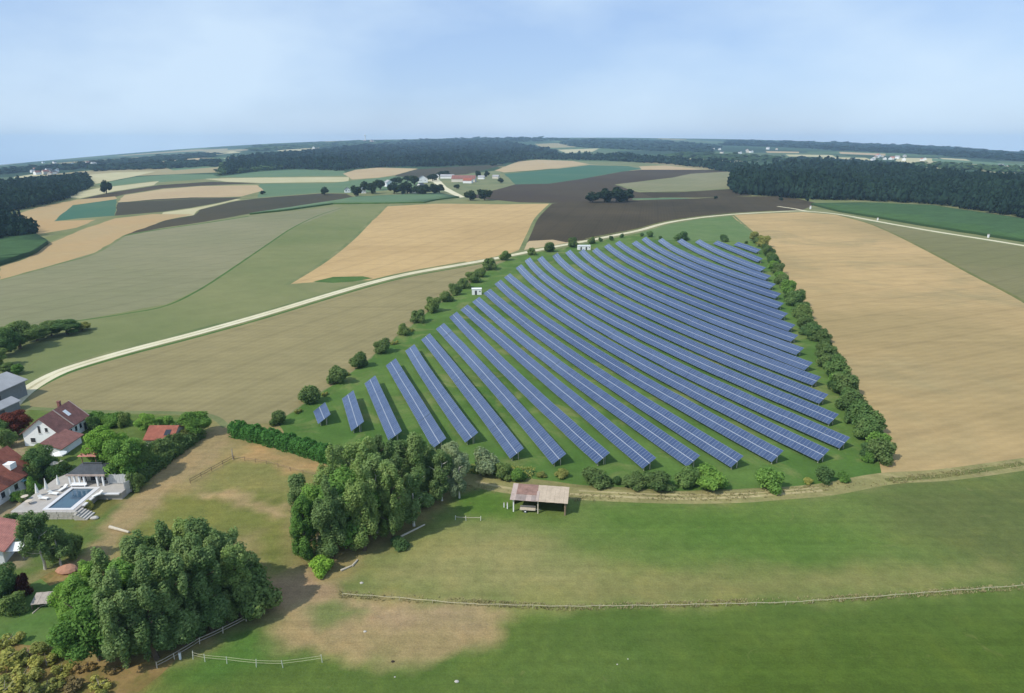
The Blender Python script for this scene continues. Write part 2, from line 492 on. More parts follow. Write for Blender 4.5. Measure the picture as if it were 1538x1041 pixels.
# ------------------------------------------------------------------ mesh builder
class MB:
    def __init__(self):
        self.v, self.f, self.mi, self.uv = [], [], [], []

    def face(self, pts, mi=0):
        k = len(self.v)
        pts = [Vector(p) for p in pts]
        self.v += pts
        self.f.append(tuple(range(k, k + len(pts))))
        self.mi.append(mi)
        # uv in metres: u along the level direction, v up the slope
        n = (pts[1] - pts[0]).cross(pts[2] - pts[0])
        u = Vector((0, 0, 1)).cross(n)
        u = u.normalized() if u.length > 1e-5 else Vector((1, 0, 0))
        w = n.normalized().cross(u) if n.length > 1e-9 else Vector((0, 1, 0))
        self.uv += [(q.dot(u), q.dot(w)) for q in pts]

    def hull8(self, b, t, mi=0, top=None):
        """b, t: four bottom and four top corners, both counter-clockwise seen from above."""
        self.face(t, mi if top is None else top)
        self.face(b[::-1], mi)
        for i in range(4):
            j = (i + 1) % 4
            self.face([b[i], b[j], t[j], t[i]], mi)

    def box(self, x0, x1, y0, y1, z0, z1, mi=0):
        b = [(x0, y0, z0), (x1, y0, z0), (x1, y1, z0), (x0, y1, z0)]
        t = [(x0, y0, z1), (x1, y0, z1), (x1, y1, z1), (x0, y1, z1)]
        self.hull8(b, t, mi)

    def slab(self, quad, th, mi=0):
        """A slab of thickness th whose top is the quad."""
        q = [Vector(p) for p in quad]
        n = (q[1] - q[0]).cross(q[2] - q[0]).normalized()
        if n.z < 0:
            q = q[::-1]
            n = -n
        self.hull8([p - n * th for p in q], q, mi)

    def tube(self, pts, rad, n=6, mi=0, cap=True):
        pts = [Vector(p) for p in pts]
        rad = rad if isinstance(rad, (list, tuple)) else [rad] * len(pts)
        rings = []
        for i, p in enumerate(pts):
            d = (pts[min(i + 1, len(pts) - 1)] - pts[max(i - 1, 0)]).normalized()
            a = d.cross(Vector((.31, .95, .05)))
            if a.length < .2: a = d.cross(Vector((1, 0, 0)))
            a.normalize()
            bb = d.cross(a)
            rings.append([p + (a * math.cos(2 * math.pi * k / n) + bb * math.sin(2 * math.pi * k / n)) * rad[i] for k in range(n)])
        k0 = len(self.v)
        for r in rings:
            self.v += r
        def addf(idx):
            self.f.append(idx); self.mi.append(mi)
            self.uv += [(0, 0)] * len(idx)
        for i in range(len(rings) - 1):
            for k in range(n):
                a, b_ = k0 + i * n + k, k0 + i * n + (k + 1) % n
                addf((a, b_, b_ + n, a + n))
        if cap:
            addf(tuple(k0 + k for k in range(n))[::-1])
            addf(tuple(k0 + (len(rings) - 1) * n + k for k in range(n)))

    def mesh(self, name, mats):
        me = bpy.data.meshes.new(name)
        me.from_pydata([tuple(p) for p in self.v], [], self.f)
        for mm in (mats if isinstance(mats, (list, tuple)) else [mats]):
            me.materials.append(mm)
        me.polygons.foreach_set('material_index', self.mi)
        uvl = me.uv_layers.new(name='UVMap')
        uvl.data.foreach_set('uv', np.array(self.uv, dtype=np.float32).ravel())
        bm = bmesh.new()
        bm.from_mesh(me)
        bmesh.ops.remove_doubles(bm, verts=bm.verts, dist=1e-4)
        bm.to_mesh(me)
        bm.free()
        me.update()
        return me

    def build(self, name, mats, parent=None, loc=None, rz=None):
        return link(name, self.mesh(name, mats), parent, loc, rz)

def fast_mesh(name, verts, loops, sizes, mat, smooth=False):
    me = bpy.data.meshes.new(name)
    nv, nf = len(verts), len(sizes)
    me.vertices.add(nv)
    me.vertices.foreach_set('co', np.asarray(verts, dtype=np.float32).ravel())
    me.loops.add(len(loops))
    me.loops.foreach_set('vertex_index', np.asarray(loops, dtype=np.int32))
    me.polygons.add(nf)
    st = np.concatenate([[0], np.cumsum(sizes)[:-1]]).astype(np.int32)
    me.polygons.foreach_set('loop_start', st)
    me.materials.append(mat)
    me.update(calc_edges=True)
    me.validate()
    return me

# ------------------------------------------------------------------ the ground: fields, roads and paths cut out of one sheet
def P2(px, py):
    g = gp(px, py)
    return np.array([g.x, g.y])

def ribbon(pts, w, w_end=None):
    """Outline of a strip of real width w along a line of ground points."""
    P = [np.array(p) for p in pts]
    # smooth with Catmull-Rom
    Q = []
    for i in range(len(P) - 1):
        p0, p1, p2, p3 = P[max(i - 1, 0)], P[i], P[i + 1], P[min(i + 2, len(P) - 1)]
        for s in np.linspace(0, 1, 6, endpoint=False):
            Q.append(.5 * (2 * p1 + (p2 - p0) * s + (2 * p0 - 5 * p1 + 4 * p2 - p3) * s * s + (3 * p1 - p0 - 3 * p2 + p3) * s ** 3))
    Q.append(P[-1])
    L, R = [], []
    for i, q in enumerate(Q):
        t = Q[min(i + 1, len(Q) - 1)] - Q[max(i - 1, 0)]
        t = t / (np.linalg.norm(t) + 1e-9)
        n = np.array([-t[1], t[0]])
        ww = w if w_end is None else w + (w_end - w) * i / (len(Q) - 1)
        L.append(q + n * ww / 2)
        R.append(q - n * ww / 2)
    return L + R[::-1]

FIELDS = []   # (object name, material key, outline on the ground, crop height)
def field(name, mat, px, h=0.0):
    FIELDS.append((name, mat, [P2(*p) for p in px], h))
def strip(name, mat, px, w, w_end=None):
    FIELDS.append((name, mat, ribbon([P2(*p) for p in px], w, w_end), 0.0))

ROAD = [(-90, 700), (-40, 660), (0, 627), (20, 604), (45, 583), (80, 563), (120, 548), (200, 525), (300, 499), (400, 471), (500, 441), (560, 424), (620, 410), (700, 396), (765, 384),
        (830, 371), (880, 362), (930, 352), (960, 346), (1000, 335), (1050, 327), (1100, 322), (1160, 318.5), (1205, 317), (1260, 322), (1320, 333), (1400, 347), (1470, 358), (1538, 369), (1640, 386)]

# far fields first; later outlines lie over earlier ones
field('stubble_field', 'pale', [(1050, 238), (1110, 240), (1170, 240), (1110, 244), (1060, 242)])
field('stubble_field', 'pale', [(930, 238), (1010, 238), (1050, 236), (1020, 243), (960, 242)])
field('stubble_field', 'pale', [(1348, 237), (1408, 238), (1415, 247), (1375, 246), (1345, 242)])
field('stubble_field', 'pale', [(1410, 237), (1450, 239), (1465, 244), (1430, 244)])
field('stubble_field', 'pale', [(1480, 252), (1535, 254), (1520, 262), (1465, 256)])
field('stubble_field', 'pale', [(1385, 249), (1425, 252), (1420, 256), (1385, 253)])
field('stubble_field', 'pale', [(416, 226), (450, 223), (480, 221), (478, 226), (430, 230)])
field('stubble_field', 'pale', [(1180, 232), (1250, 233), (1255, 236), (1185, 235)])
field('stubble_field', 'pale', [(1440, 245), (1500, 247), (1495, 250), (1440, 248)])
field('stubble_field', 'pink', [(1150, 227), (1200, 228), (1200, 230), (1152, 229.5)])
field('crop_field', 'green_far', [(1400, 238), (1538, 247), (1538, 252), (1400, 242)])
field('stubble_field', 'pale', [(20, 266), (60, 260), (66, 263), (25, 270)])
field('stubble_field', 'pale', [(200, 239), (240, 235), (246, 237), (206, 241)])
field('stubble_field', 'pale', [(150, 250), (215, 246), (230, 248), (165, 253)])
field('stubble_field', 'pale', [(60, 254), (110, 250), (118, 253), (70, 257)])
field('stubble_field', 'pink', [(240, 243), (300, 237), (322, 238), (262, 245)])
field('crop_field', 'green_far', [(245, 250), (320, 243), (345, 240), (340, 250), (260, 256)])
field('stubble_field', 'pale', [(335, 238), (360, 234), (372, 236), (345, 240)])
field('stubble_field', 'pale', [(300, 232), (350, 227), (362, 229), (310, 234)])
field('stubble_field', 'pale', [(640, 212), (720, 210), (730, 212), (650, 214)])
field('stubble_field', 'pale', [(985, 217), (1040, 218), (1035, 221), (990, 220)])
field('crop_field', 'green_far', [(1060, 232), (1160, 236), (1150, 242), (1070, 240)])
field('stubble_field', 'pale', [(1230, 236), (1300, 237), (1310, 241), (1240, 240)])
field('stubble_field', 'pink', [(1260, 228), (1330, 231), (1330, 234), (1262, 231)])
field('stubble_field', 'pale', [(838, 225), (900, 223), (890, 228), (850, 230)])
field('stubble_field', 'pale', [(130, 263), (173, 259), (233, 257.6), (202, 265), (144, 276)])
field('crop_field', 'green_far', [(144, 277), (202, 266), (260, 262), (320, 262), (330, 267), (240, 274), (230, 272), (167, 280)])
field('stubble_field', 'pale', [(98, 291), (153, 282), (239, 272), (231, 278), (173, 287), (120, 298), (105, 297)])
field('ploughed_field', 'dark', [(120, 299), (173, 288), (240, 278), (317, 273), (392, 275), (303, 279), (245, 283), (187, 292), (173, 296)])
field('crop_field', 'green_far', [(325, 266), (387, 258), (443, 255), (515, 254), (522, 264), (375, 266.5)])
field('stubble_field', 'pale', [(308, 268.6), (375, 267), (500, 266), (524, 266), (524, 273), (392, 275), (341, 273)])
field('ploughed_field', 'slate', [(590, 270), (595, 263), (628, 254), (690, 250), (760, 247), (700, 262), (660, 264), (640, 272)])
field('stubble_field', 'pink', [(515, 261), (534, 255), (568, 251.7), (628, 253.4), (595, 262.7), (568, 267), (529, 269.5)])
field('crop_field', 'green_far', [(390, 276), (500, 275), (530, 271), (595, 265), (630, 268), (640, 280), (540, 290), (483, 289.5), (387, 297)])
field('stubble_field', 'pink', [(176, 304), (187, 293), (245, 284), (303, 279.5), (386, 278), (396, 286), (363, 295), (259, 299.5)])
field('stubble_field', 'orange', [(20, 324), (58, 311), (115, 300), (173, 295), (176, 299), (109, 308), (82, 332), (144, 330), (115, 342), (58, 352), (23, 336)])
field('ploughed_field', 'olive', [(60, 358), (115, 345), (173, 326), (176, 329), (124, 344), (75, 363)])
field('crop_field', 'teal', [(81, 332.5), (109, 308.5), (176, 299), (173, 324), (115, 328.5)])
field('ploughed_field', 'slate', [(173, 324), (176, 304.5), (230, 299.5), (288, 296.5), (363, 296.5), (331, 304), (288, 312), (245, 318)])
field('stubble_field', 'pale', [(245, 319), (288, 313), (333, 304.5), (355, 299), (362, 300), (345, 303), (299, 315), (291, 323), (245, 330)])
field('ploughed_field', 'slate', [(187, 353), (248, 331), (291, 323.5), (300, 315), (355, 302), (387, 298), (483, 290.5), (520, 291), (534, 297), (500, 303), (375, 321), (308, 333), (240, 343)])
field('grass_field', 'lawn_far', [(534, 297), (615, 293), (640, 270), (660, 264), (700, 262), (745, 256), (760, 262), (776, 276), (775, 285), (745, 284), (720, 298), (659, 300)])
field('grass_field', 'green_far', [(375, 322.5), (500, 303), (534, 297), (615, 293), (659, 291), (690, 297), (655, 301), (637, 305), (584, 306), (500, 307), (420, 318)], 1.6)
field('stubble_field', 'orange', [(0, 420), (0, 401), (40, 388), (75, 365), (124, 344.5), (173, 328), (230, 321.5), (290, 322), (248, 331), (187, 353), (144, 379), (86, 396)])
field('maize_field', 'maize', [(-120, 388), (-60, 365), (0, 362), (55, 356), (73, 367), (50, 383), (0, 399), (-120, 432)], 2.6)
field('grass_field', 'olive', [(-160, 600), (-160, 470), (0, 495), (130, 478), (250, 456), (300, 433), (345, 404), (395, 370), (440, 340), (500, 311), (586, 306), (560, 330), (490, 395), (430, 430), (500, 445), (400, 474), (300, 502), (100, 556), (20, 606), (-60, 670)])
field('grass_field', 'greygreen', [(-200, 520), (-200, 470), (0, 420), (86, 396.5), (144, 379.5), (187, 353.5), (240, 344), (308, 334.5), (375, 324), (500, 311), (518, 312), (440, 341), (395, 371), (345, 405), (300, 434), (250, 457), (130, 479), (0, 496)])
field('stubble_field', 'tan', [(430, 427), (490, 390), (530, 358), (580, 310), (655, 306), (760, 307), (826, 306), (806, 326), (783, 374), (765, 381), (700, 394), (620, 408), (560, 421), (500, 420), (470, 424)])
field('ploughed_field', 'olive', [(655, 305), (690, 299), (790, 303), (826, 305), (760, 306.5)])
field('scrub_strip', 'grass_dark', [(470, 423), (500, 416), (545, 415), (560, 418), (530, 423), (500, 425)])
field('stubble_field', 'pink', [(743, 256), (779, 242.4), (808, 240), (870, 242), (887, 246), (841, 252), (799, 256), (757, 259)])
field('grass_field', 'lawn_far', [(860, 242), (950, 243), (1000, 247.5), (1060, 254), (960, 254), (943, 250), (887, 247)])
field('crop_field', 'teal', [(757, 261), (808, 257), (885, 248), (943, 249.5), (965, 254), (934, 257.6), (875, 268.6), (824, 276), (774, 277)])
field('stubble_field', 'pink', [(960, 250), (1000, 248.5), (1055, 254), (1000, 258), (965, 256)])
field('ploughed_field', 'dark_purple', [(745, 285), (774, 277), (824, 276), (875, 268.6), (934, 257.8), (965, 255), (1055, 255), (1098, 257), (1000, 268), (924, 277), (955, 288), (1000, 296), (900, 306), (780, 304), (700, 296)])
field('stubble_field', 'greygreen', [(924, 277), (951, 274), (1000, 269), (1037, 261), (1098, 257.5), (1110, 270), (1098, 282), (1048, 286), (980, 288), (953, 287)])
field('ploughed_field', 'dark', [(960, 289), (1048, 287), (1095, 284), (1130, 294), (1050, 297), (980, 296.5)])
field('grass_field', 'green_far', [(950, 298), (1010, 297), (1040, 298), (1000, 300), (950, 300)])
field('ploughed_field', 'dark', [(826, 306), (870, 302), (950, 301), (1050, 298), (1095, 295), (1180, 295), (1230, 305), (1213, 312), (1205, 315.5), (1160, 317), (1100, 320.5), (1050, 325.5), (1000, 333), (960, 344), (880, 360), (783, 376), (806, 326)])
field('stubble_field', 'pink', [(783, 376), (795, 362), (830, 360), (850, 364), (880, 360), (830, 369)])
field('grass_field', 'olive', [(1180, 294), (1240, 298), (1300, 304), (1340, 308), (1300, 312), (1230, 306)])
field('stubble_field', 'pale', [(1300, 303.5), (1400, 308), (1538, 329), (1700, 360), (1700, 366), (1538, 333), (1400, 312), (1310, 307)])
field('maize_field', 'maize', [(1218, 308), (1300, 306.5), (1400, 311), (1538, 331.5), (1700, 362), (1700, 400), (1538, 364), (1400, 342), (1330, 330), (1262, 319)], 2.2)
field('stubble_field', 'tan_right', [(1100, 323), (1160, 320), (1205, 318.5), (1258, 323), (1300, 334), (1340, 350), (1400, 380), (1460, 412), (1538, 453), (1700, 560), (1700, 680), (1538, 697), (1400, 717), (1320, 722), (1250, 560), (1150, 380)])
field('stubble_field', 'olive_right', [(1300, 333.5), (1330, 337), (1400, 349.5), (1538, 371.5), (1700, 398), (1700, 560), (1538, 452), (1460, 411), (1400, 379), (1340, 349)])
field('stubble_field', 'tan_front', [(40, 592), (100, 560), (200, 531), (300, 504), (400, 476), (500, 446), (600, 418), (700, 399), (758, 388), (738, 402), (718, 416), (640, 470), (573, 525), (508, 572), (466, 600), (415, 635), (340, 642), (300, 622), (135, 618), (45, 613)])
field('array_grass', 'site', [(415, 635), (466, 601), (508, 573), (573, 526), (640, 471), (718, 417), (740, 402), (770, 386), (880, 366), (960, 350), (1000, 352), (1100, 352), (1130, 350), (1150, 372), (1250, 545), (1320, 690), (1325, 716), (1240, 728), (1100, 736), (1000, 738), (860, 728), (720, 712), (700, 715), (510, 692), (430, 655)])
field('grass_field', 'site_top', [(960, 350), (1000, 338), (1050, 329), (1098, 324), (1140, 356), (1130, 362), (1040, 362), (990, 360)])
# near ground: one sheet whose worn, dry and lush patches run softly into each other
field('meadow', 'near_ground', [(-260, 640), (0, 640), (45, 614), (135, 619), (300, 623), (345, 641), (415, 634), (430, 655), (510, 691), (700, 714), (720, 711), (860, 727), (1000, 737), (1100, 735), (1240, 727), (1325, 715), (1400, 717), (1538, 697), (1750, 662), (1750, 1330), (-260, 1330)])
TONES = []
def tone(rgb, soft, px):
    TONES.append((np.array(srgb(*rgb)[:3]) * np.array([1.0, .96, .86]), soft, np.array([P2(*p) for p in px])))
tone((148, 136, 98), 3.0, [(290, 640), (420, 640), (510, 692), (640, 720), (700, 715), (715, 712), (690, 745), (600, 800), (520, 870), (440, 880), (380, 900), (300, 990), (100, 1100), (0, 1100), (60, 860), (100, 850), (170, 780)])
tone((120, 124, 70), 3.0, [(220, 775), (245, 748), (300, 742), (355, 692), (420, 702), (470, 730), (430, 770), (440, 850), (400, 870), (380, 800), (300, 805), (200, 835), (170, 800)])
tone((168, 142, 104), 1.2, [(375, 668), (500, 700), (502, 712), (430, 706), (365, 686)])
tone((132, 130, 82), 1.5, [(350, 690), (430, 708), (490, 720), (440, 750), (360, 735), (300, 735)])
tone((168, 148, 114), 1.2, [(300, 738), (345, 732), (430, 762), (425, 776), (370, 760), (310, 750)])
tone((158, 140, 108), 1.3, [(304, 640), (350, 640), (352, 660), (325, 690), (250, 738), (210, 780), (190, 800), (160, 835), (110, 862), (96, 850), (150, 800), (185, 758), (240, 704), (280, 672)])
tone((96, 116, 62), 1.5, [(-150, 640), (0, 640), (45, 614), (135, 619), (300, 623), (318, 645), (276, 672), (233, 706), (188, 752), (150, 797), (100, 848), (0, 880), (-150, 880)])
tone((150, 138, 116), 1.0, [(-100, 640), (30, 660), (50, 690), (45, 740), (20, 780), (40, 800), (50, 850), (-100, 850)])
tone((116, 116, 68), .8, [(116, 774), (175, 734), (200, 730), (190, 746), (150, 777), (120, 798)])
tone((104, 124, 68), 2.5, [(535, 862), (560, 840), (615, 800), (655, 768), (690, 742), (720, 737), (860, 749), (1000, 754), (1100, 754), (1240, 744), (1330, 729), (1400, 724), (1538, 704), (1750, 674), (1750, 1330), (100, 1330), (215, 1035), (285, 988), (395, 935), (420, 890), (490, 875)])
tone((98, 110, 66), 9.0, [(1300, 735), (1750, 680), (1750, 870), (1538, 880), (1350, 800)])
tone((92, 120, 58), 6.0, [(900, 760), (1150, 765), (1320, 810), (1200, 850), (1000, 820), (900, 790)])
tone((88, 118, 52), 1.5, [(690, 752), (720, 738), (765, 750), (775, 768), (750, 786), (700, 780)])
tone((144, 142, 98), 7.0, [(540, 885), (560, 850), (610, 820), (700, 790), (790, 795), (850, 830), (960, 880), (1040, 885), (960, 903), (850, 906), (700, 902)])
tone((134, 134, 88), 5.0, [(900, 860), (1200, 860), (1500, 850), (1500, 872), (1250, 894), (1000, 906), (850, 908)])
tone((90, 112, 56), 2.0, [(200, 1330), (230, 1035), (285, 992), (390, 978), (490, 990), (600, 1002), (690, 989), (740, 964), (785, 920), (850, 917), (1000, 915), (1250, 905), (1400, 896), (1538, 886), (1750, 870), (1750, 1330)])
tone((82, 104, 44), 8.0, [(1050, 960), (1750, 900), (1750, 1330), (1000, 1330)])
tone((84, 118, 56), 3.0, [(240, 1030), (300, 985), (420, 930), (440, 960), (400, 990), (330, 1020)])
tone((162, 145, 110), 2.0, [(388, 882), (430, 858), (470, 852), (515, 893), (600, 900), (700, 910), (780, 918), (762, 940), (736, 960), (686, 983), (600, 996), (500, 983), (430, 970), (400, 955), (395, 915)])
tone((166, 146, 120), 3.0, [(430, 905), (520, 900), (700, 916), (720, 935), (600, 945), (470, 935)])
tone((166, 142, 118), 2.0, [(390, 880), (470, 858), (512, 880), (490, 900), (420, 905), (380, 900)])
tone((118, 128, 82), 1.5, [(450, 915), (500, 905), (545, 915), (540, 935), (480, 940)])
tone((130, 118, 70), 2.0, [(-100, 1330), (-100, 975), (0, 975), (80, 980), (150, 1003), (230, 1003), (262, 992), (240, 1020), (180, 1070), (150, 1330)])
tone((160, 122, 86), 1.5, [(80, 995), (130, 990), (190, 1010), (150, 1030), (90, 1020)])
tone((80, 112, 58), 1.5, [(-100, 965), (-100, 890), (0, 900), (60, 872), (112, 858), (132, 900), (110, 960), (80, 972), (0, 965)])
tone((170, 128, 96), .8, [(70, 868), (100, 848), (114, 852), (108, 864), (80, 878)])
strip('dirt_track', 'track_grass', [(640, 700), (700, 719), (770, 733), (860, 741), (1000, 747), (1100, 746), (1160, 742), (1240, 735), (1330, 719), (1420, 713), (1538, 697), (1640, 682)], 5.0)
strip('wheel_rut', 'rut', [(715, 723), (770, 734), (860, 742), (1000, 748.5), (1100, 747), (1160, 743), (1235, 736.5)], .8)
strip('wheel_rut', 'rut', [(870, 737), (1000, 743), (1100, 742), (1160, 738.5), (1230, 732)], .6)
field('scrub_ground', 'scrub', [(-100, 1200), (-100, 960), (0, 965), (80, 970), (150, 1000), (230, 1000), (270, 985), (240, 1015), (180, 1060), (150, 1200)])
field('grass_field', 'garden', [(-100, 960), (-100, 890), (0, 900), (60, 870), (110, 855), (130, 900), (110, 960), (80, 972), (0, 965)])
field('bare_earth', 'scrub', [(60, 868), (100, 846), (118, 850), (112, 866), (75, 880)])
field('gravel_lane', 'road', [(640, 272), (655, 266), (662, 272), (672, 282), (698, 296), (690, 297), (662, 284), (650, 273)])
for mk_, w_, px_ in (('grass_dark', 1.5, [(515, 312), (480, 323), (440, 342), (395, 372), (345, 406), (300, 435), (250, 459), (190, 471), (130, 480), (60, 489), (0, 498)]),
                     ('verge', 3.0, [(430, 428), (490, 391), (530, 359), (555, 334), (581, 309)]), ('verge', 3.5, [(827, 306), (807, 326), (795, 350), (783, 376)]),
                     ('lawn_brown', 2.4, [(1250, 321), (1300, 334), (1340, 350), (1400, 380), (1460, 412), (1538, 453), (1640, 520)]),
                     ('verge', 2.5, [(0, 421), (86, 397), (144, 380), (187, 354)]), ('grass_dark', 3.5, [(187, 354), (240, 344.5), (308, 335), (375, 324.5)]),
                     ('verge', 4.0, [(176, 304), (259, 300), (363, 296)]), ('verge', 4.0, [(924, 277.5), (980, 288.5), (1048, 286.5), (1098, 282.5)]),
                     ('verge', 2.2, [(1100, 322), (1125, 344), (1140, 358)]), ('lawn_brown', 1.6, [(1330, 721), (1400, 716.5), (1470, 707), (1538, 696)]), ('verge', 2.0, [(45, 613), (135, 618), (300, 622), (340, 641)]),
                     ('grass_dark', 1.8, [(20, 611), (45, 590), (80, 570), (120, 554), (200, 531), (300, 505), (400, 477), (500, 446.5), (560, 429), (620, 414.5), (700, 400), (760, 389)]),
                     ('verge', 2.6, [(20, 598), (45, 577), (80, 557), (120, 543), (200, 520), (300, 494), (400, 467), (500, 437), (560, 420.5), (620, 407), (700, 393)]),
                     ('lawn_brown', 2.5, [(880, 358.5), (930, 349), (960, 343), (1000, 332.5), (1050, 325), (1100, 320), (1160, 316.8)])):
    strip('field_verge', mk_, px_, w_)
strip('gravel_road', 'road', ROAD, 5.0)
strip('road_crown', 'road_mid', ROAD[:-6], 1.0)
strip('gravel_lane', 'road', [(1168, 310), (1190, 313), (1212, 317), (1240, 319.5)], 4.0)

# ring-shaped base of points out to beyond the horizon
base = [np.array([0.0, 0.0])]
r = 30.0
while r < 8200:
    na = 150
    for k in range(na):
        a = 2 * math.pi * (k + .37 * (len(base) % 7)) / na
        base.append(np.array([math.sin(a) * r, math.cos(a) * r]))
    r *= 1.085
near_pts = []
for gy in np.arange(44, 172, 1.35):
    for gx in np.arange(-150, min(230, gy * .95 + 30), 1.35):
        if abs(gx) < gy * .95 + 14:
            near_pts.append(np.array([gx + RNG.uniform(-.4, .4), gy + RNG.uniform(-.4, .4)]))
pts = list(base) + near_pts
faces = []
for name, mk, poly, hgt in FIELDS:
    idx = []
    n = len(poly)
    if sum(poly[i][0] * poly[(i + 1) % n][1] - poly[(i + 1) % n][0] * poly[i][1] for i in range(n)) < 0:
        poly = poly[::-1]
    for i in range(n):
        a, b_ = poly[i], poly[(i + 1) % n]
        d = np.linalg.norm(b_ - a)
        rr = np.linalg.norm((a + b_) / 2)
        step = max(4.0, rr * .02)
        k = max(1, int(d / step))
        nrm = np.array([-(b_ - a)[1], (b_ - a)[0]]) / (d + 1e-9)
        amp = .28 if name in ('gravel_road', 'gravel_lane', 'wheel_rut', 'road_crown') else .7 if name == 'field_verge' else min(.9, d * .03, .25 + rr * .0012)
        for j in range(k):
            q = a + (b_ - a) * j / k
            if j: q = q + nrm * RNG.uniform(-amp, amp)
            idx.append(len(pts))
            pts.append(q)
    faces.append(idx)
V2, E2, F2, OV, OE, OF = delaunay_2d_cdt([Vector((float(p[0]), float(p[1]))) for p in pts], [], faces, 0, 1e-4)
VX = np.array([(v.x, v.y) for v in V2])
VZ = terr(VX[:, 0], VX[:, 1])
own = {}
for f, o in zip(F2, OF):
    own.setdefault(max(o) if len(o) else -1, []).append(f)

def inside_dist(P, poly):
    """Signed distance of points to an outline: positive inside."""
    d = np.full(len(P), 1e9)
    ins = np.zeros(len(P), bool)
    n = len(poly)
    for i in range(n):
        a, b_ = poly[i], poly[(i + 1) % n]
        ab = b_ - a
        t = np.clip(((P - a) @ ab) / (ab @ ab + 1e-12), 0, 1)
        d = np.minimum(d, np.linalg.norm(P - (a + t[:, None] * ab), axis=1))
        c = ((a[1] > P[:, 1]) != (b_[1] > P[:, 1])) & (P[:, 0] < (b_[0] - a[0]) * (P[:, 1] - a[1]) / (b_[1] - a[1] + 1e-12) + a[0])
        ins ^= c
    return np.where(ins, d, -d)

def paint_tones(me):
    """Ground colour (grass, dry grass, bare earth) stored per vertex."""
    co = np.empty(len(me.vertices) * 3, np.float32)
    me.vertices.foreach_get('co', co)
    P = co.reshape(-1, 3)[:, :2].astype(np.float64)
    W = P + np.stack([np.sin(P[:, 0] * .45 + 1.7 * np.sin(P[:, 1] * .31)) + .6 * np.sin(P[:, 1] * 1.3 + P[:, 0] * .7),
                      np.sin(P[:, 1] * .5 + 1.9 * np.sin(P[:, 0] * .27)) + .6 * np.sin(P[:, 0] * 1.1 - P[:, 1] * .8)], 1) * .9
    C = np.tile(np.array(srgb(126, 124, 82)[:3]), (len(P), 1))
    for rgb, soft, poly in TONES:
        f = np.clip(inside_dist(W if soft > .9 else P, poly) / (2 * soft) + .5, 0, 1)
        f = (f * f * (3 - 2 * f))[:, None]
        C = C * (1 - f) + rgb * f
    at = me.attributes.new('tone', 'FLOAT_COLOR', 'POINT')
    at.data.foreach_set('color', np.concatenate([C, np.ones((len(P), 1))], 1).astype(np.float32).ravel())

def ground_piece(name, mk, tris, hgt=0.0):
    used = sorted({i for t in tris for i in t})
    ix = {v: k for k, v in enumerate(used)}
    vv = [(VX[i, 0], VX[i, 1], VZ[i] + hgt) for i in used]
    loops = [ix[i] for t in tris for i in t]
    sizes = [len(t) for t in tris]
    me_mats = [M[mk]]
    if hgt > 0:
        cnt = {}
        for t in tris:
            for k in range(len(t)):
                a, b_ = t[k], t[(k + 1) % len(t)]
                cnt.setdefault(frozenset((a, b_)), []).append((a, b_))
        nb = len(sizes)
        for e in cnt.values():
            if len(e) == 1:
                a, b_ = e[0]
                k = len(vv)
                vv.append((VX[a, 0], VX[a, 1], VZ[a])); vv.append((VX[b_, 0], VX[b_, 1], VZ[b_]))
                loops += [ix[b_], ix[a], k, k + 1]
                sizes.append(4)
    me = fast_mesh(name, vv, loops, sizes, M[mk])
    if hgt > 0:
        me.materials.append(M['maize_wall'] if mk == 'maize' else M['grass_dark'])
        me.polygons.foreach_set('material_index', [0] * nb + [1] * (len(sizes) - nb))
    if mk == 'near_ground':
        paint_tones(me)
    return tag(link(name, me), kind='structure')

ground_piece('ground', 'country', own.get(-1, []))
for k, (name, mk, poly, hgt) in enumerate(FIELDS):
    if own.get(k):
        ground_piece(name, mk, own[k], hgt)

# haze: one box of even air round everything
m = bpy.data.materials.new('haze_air')
m.use_nodes = True
for n in list(m.node_tree.nodes):
    if n.type != 'OUTPUT_MATERIAL': m.node_tree.nodes.remove(n)
pv = m.node_tree.nodes.new('ShaderNodeVolumePrincipled')
pv.inputs['Color'].default_value = (.50, .74, 1.0, 1)
pv.inputs['Density'].default_value = 0.85e-4
pv.inputs['Anisotropy'].default_value = .0
m.node_tree.links.new(pv.outputs[0], m.node_tree.nodes['Material Output'].inputs['Volume'])
hb = MB()
hb.box(-8300, 8300, -8300, 8300, float(VZ.min()) - 2.0, max(H + 8.0, float(VZ.max()) + 32.0))
tag(hb.build('haze', m), kind='stuff')

# ------------------------------------------------------------------ plants
def crown_arrays(lobes, n, leaf, rng, flat=.5):
    """Many small folded leaf sprays through the outer shell of a set of lobes."""
    L = np.array(lobes, float)                      # x y z rx ry rz
    wgt = (L[:, 3] * L[:, 4] * L[:, 5]) ** (2 / 3)
    k = rng.choice(len(L), n, p=wgt / wgt.sum())
    d = rng.normal(size=(n, 3)); d /= np.linalg.norm(d, axis=1)[:, None]
    rad = rng.uniform(.0, 1, n) ** .28
    pos = L[k, :3] + d * L[k, 3:] * rad[:, None] * rng.uniform(.86, 1.14, n)[:, None]
    nn = d * 1.0 + rng.normal(size=(n, 3)) * .42 + np.array([0, 0, .3])
    nn /= np.linalg.norm(nn, axis=1)[:, None]
    a = np.cross(nn, rng.normal(size=(n, 3))); a /= np.linalg.norm(a, axis=1)[:, None]
    b_ = np.cross(nn, a)
    s = (leaf * rng.uniform(.55, 1.25, n))[:, None]
    fold = nn * s * .35
    v = np.stack([pos - a * s, pos + b_ * s * .62 + fold, pos + a * s, pos - b_ * s * .62 + fold], 1).reshape(-1, 3)
    i = np.arange(n)[:, None] * 4
    tri = np.concatenate([i + np.array([[0, 1, 2]]), i + np.array([[0, 2, 3]])], 1).reshape(-1)
    return v, tri

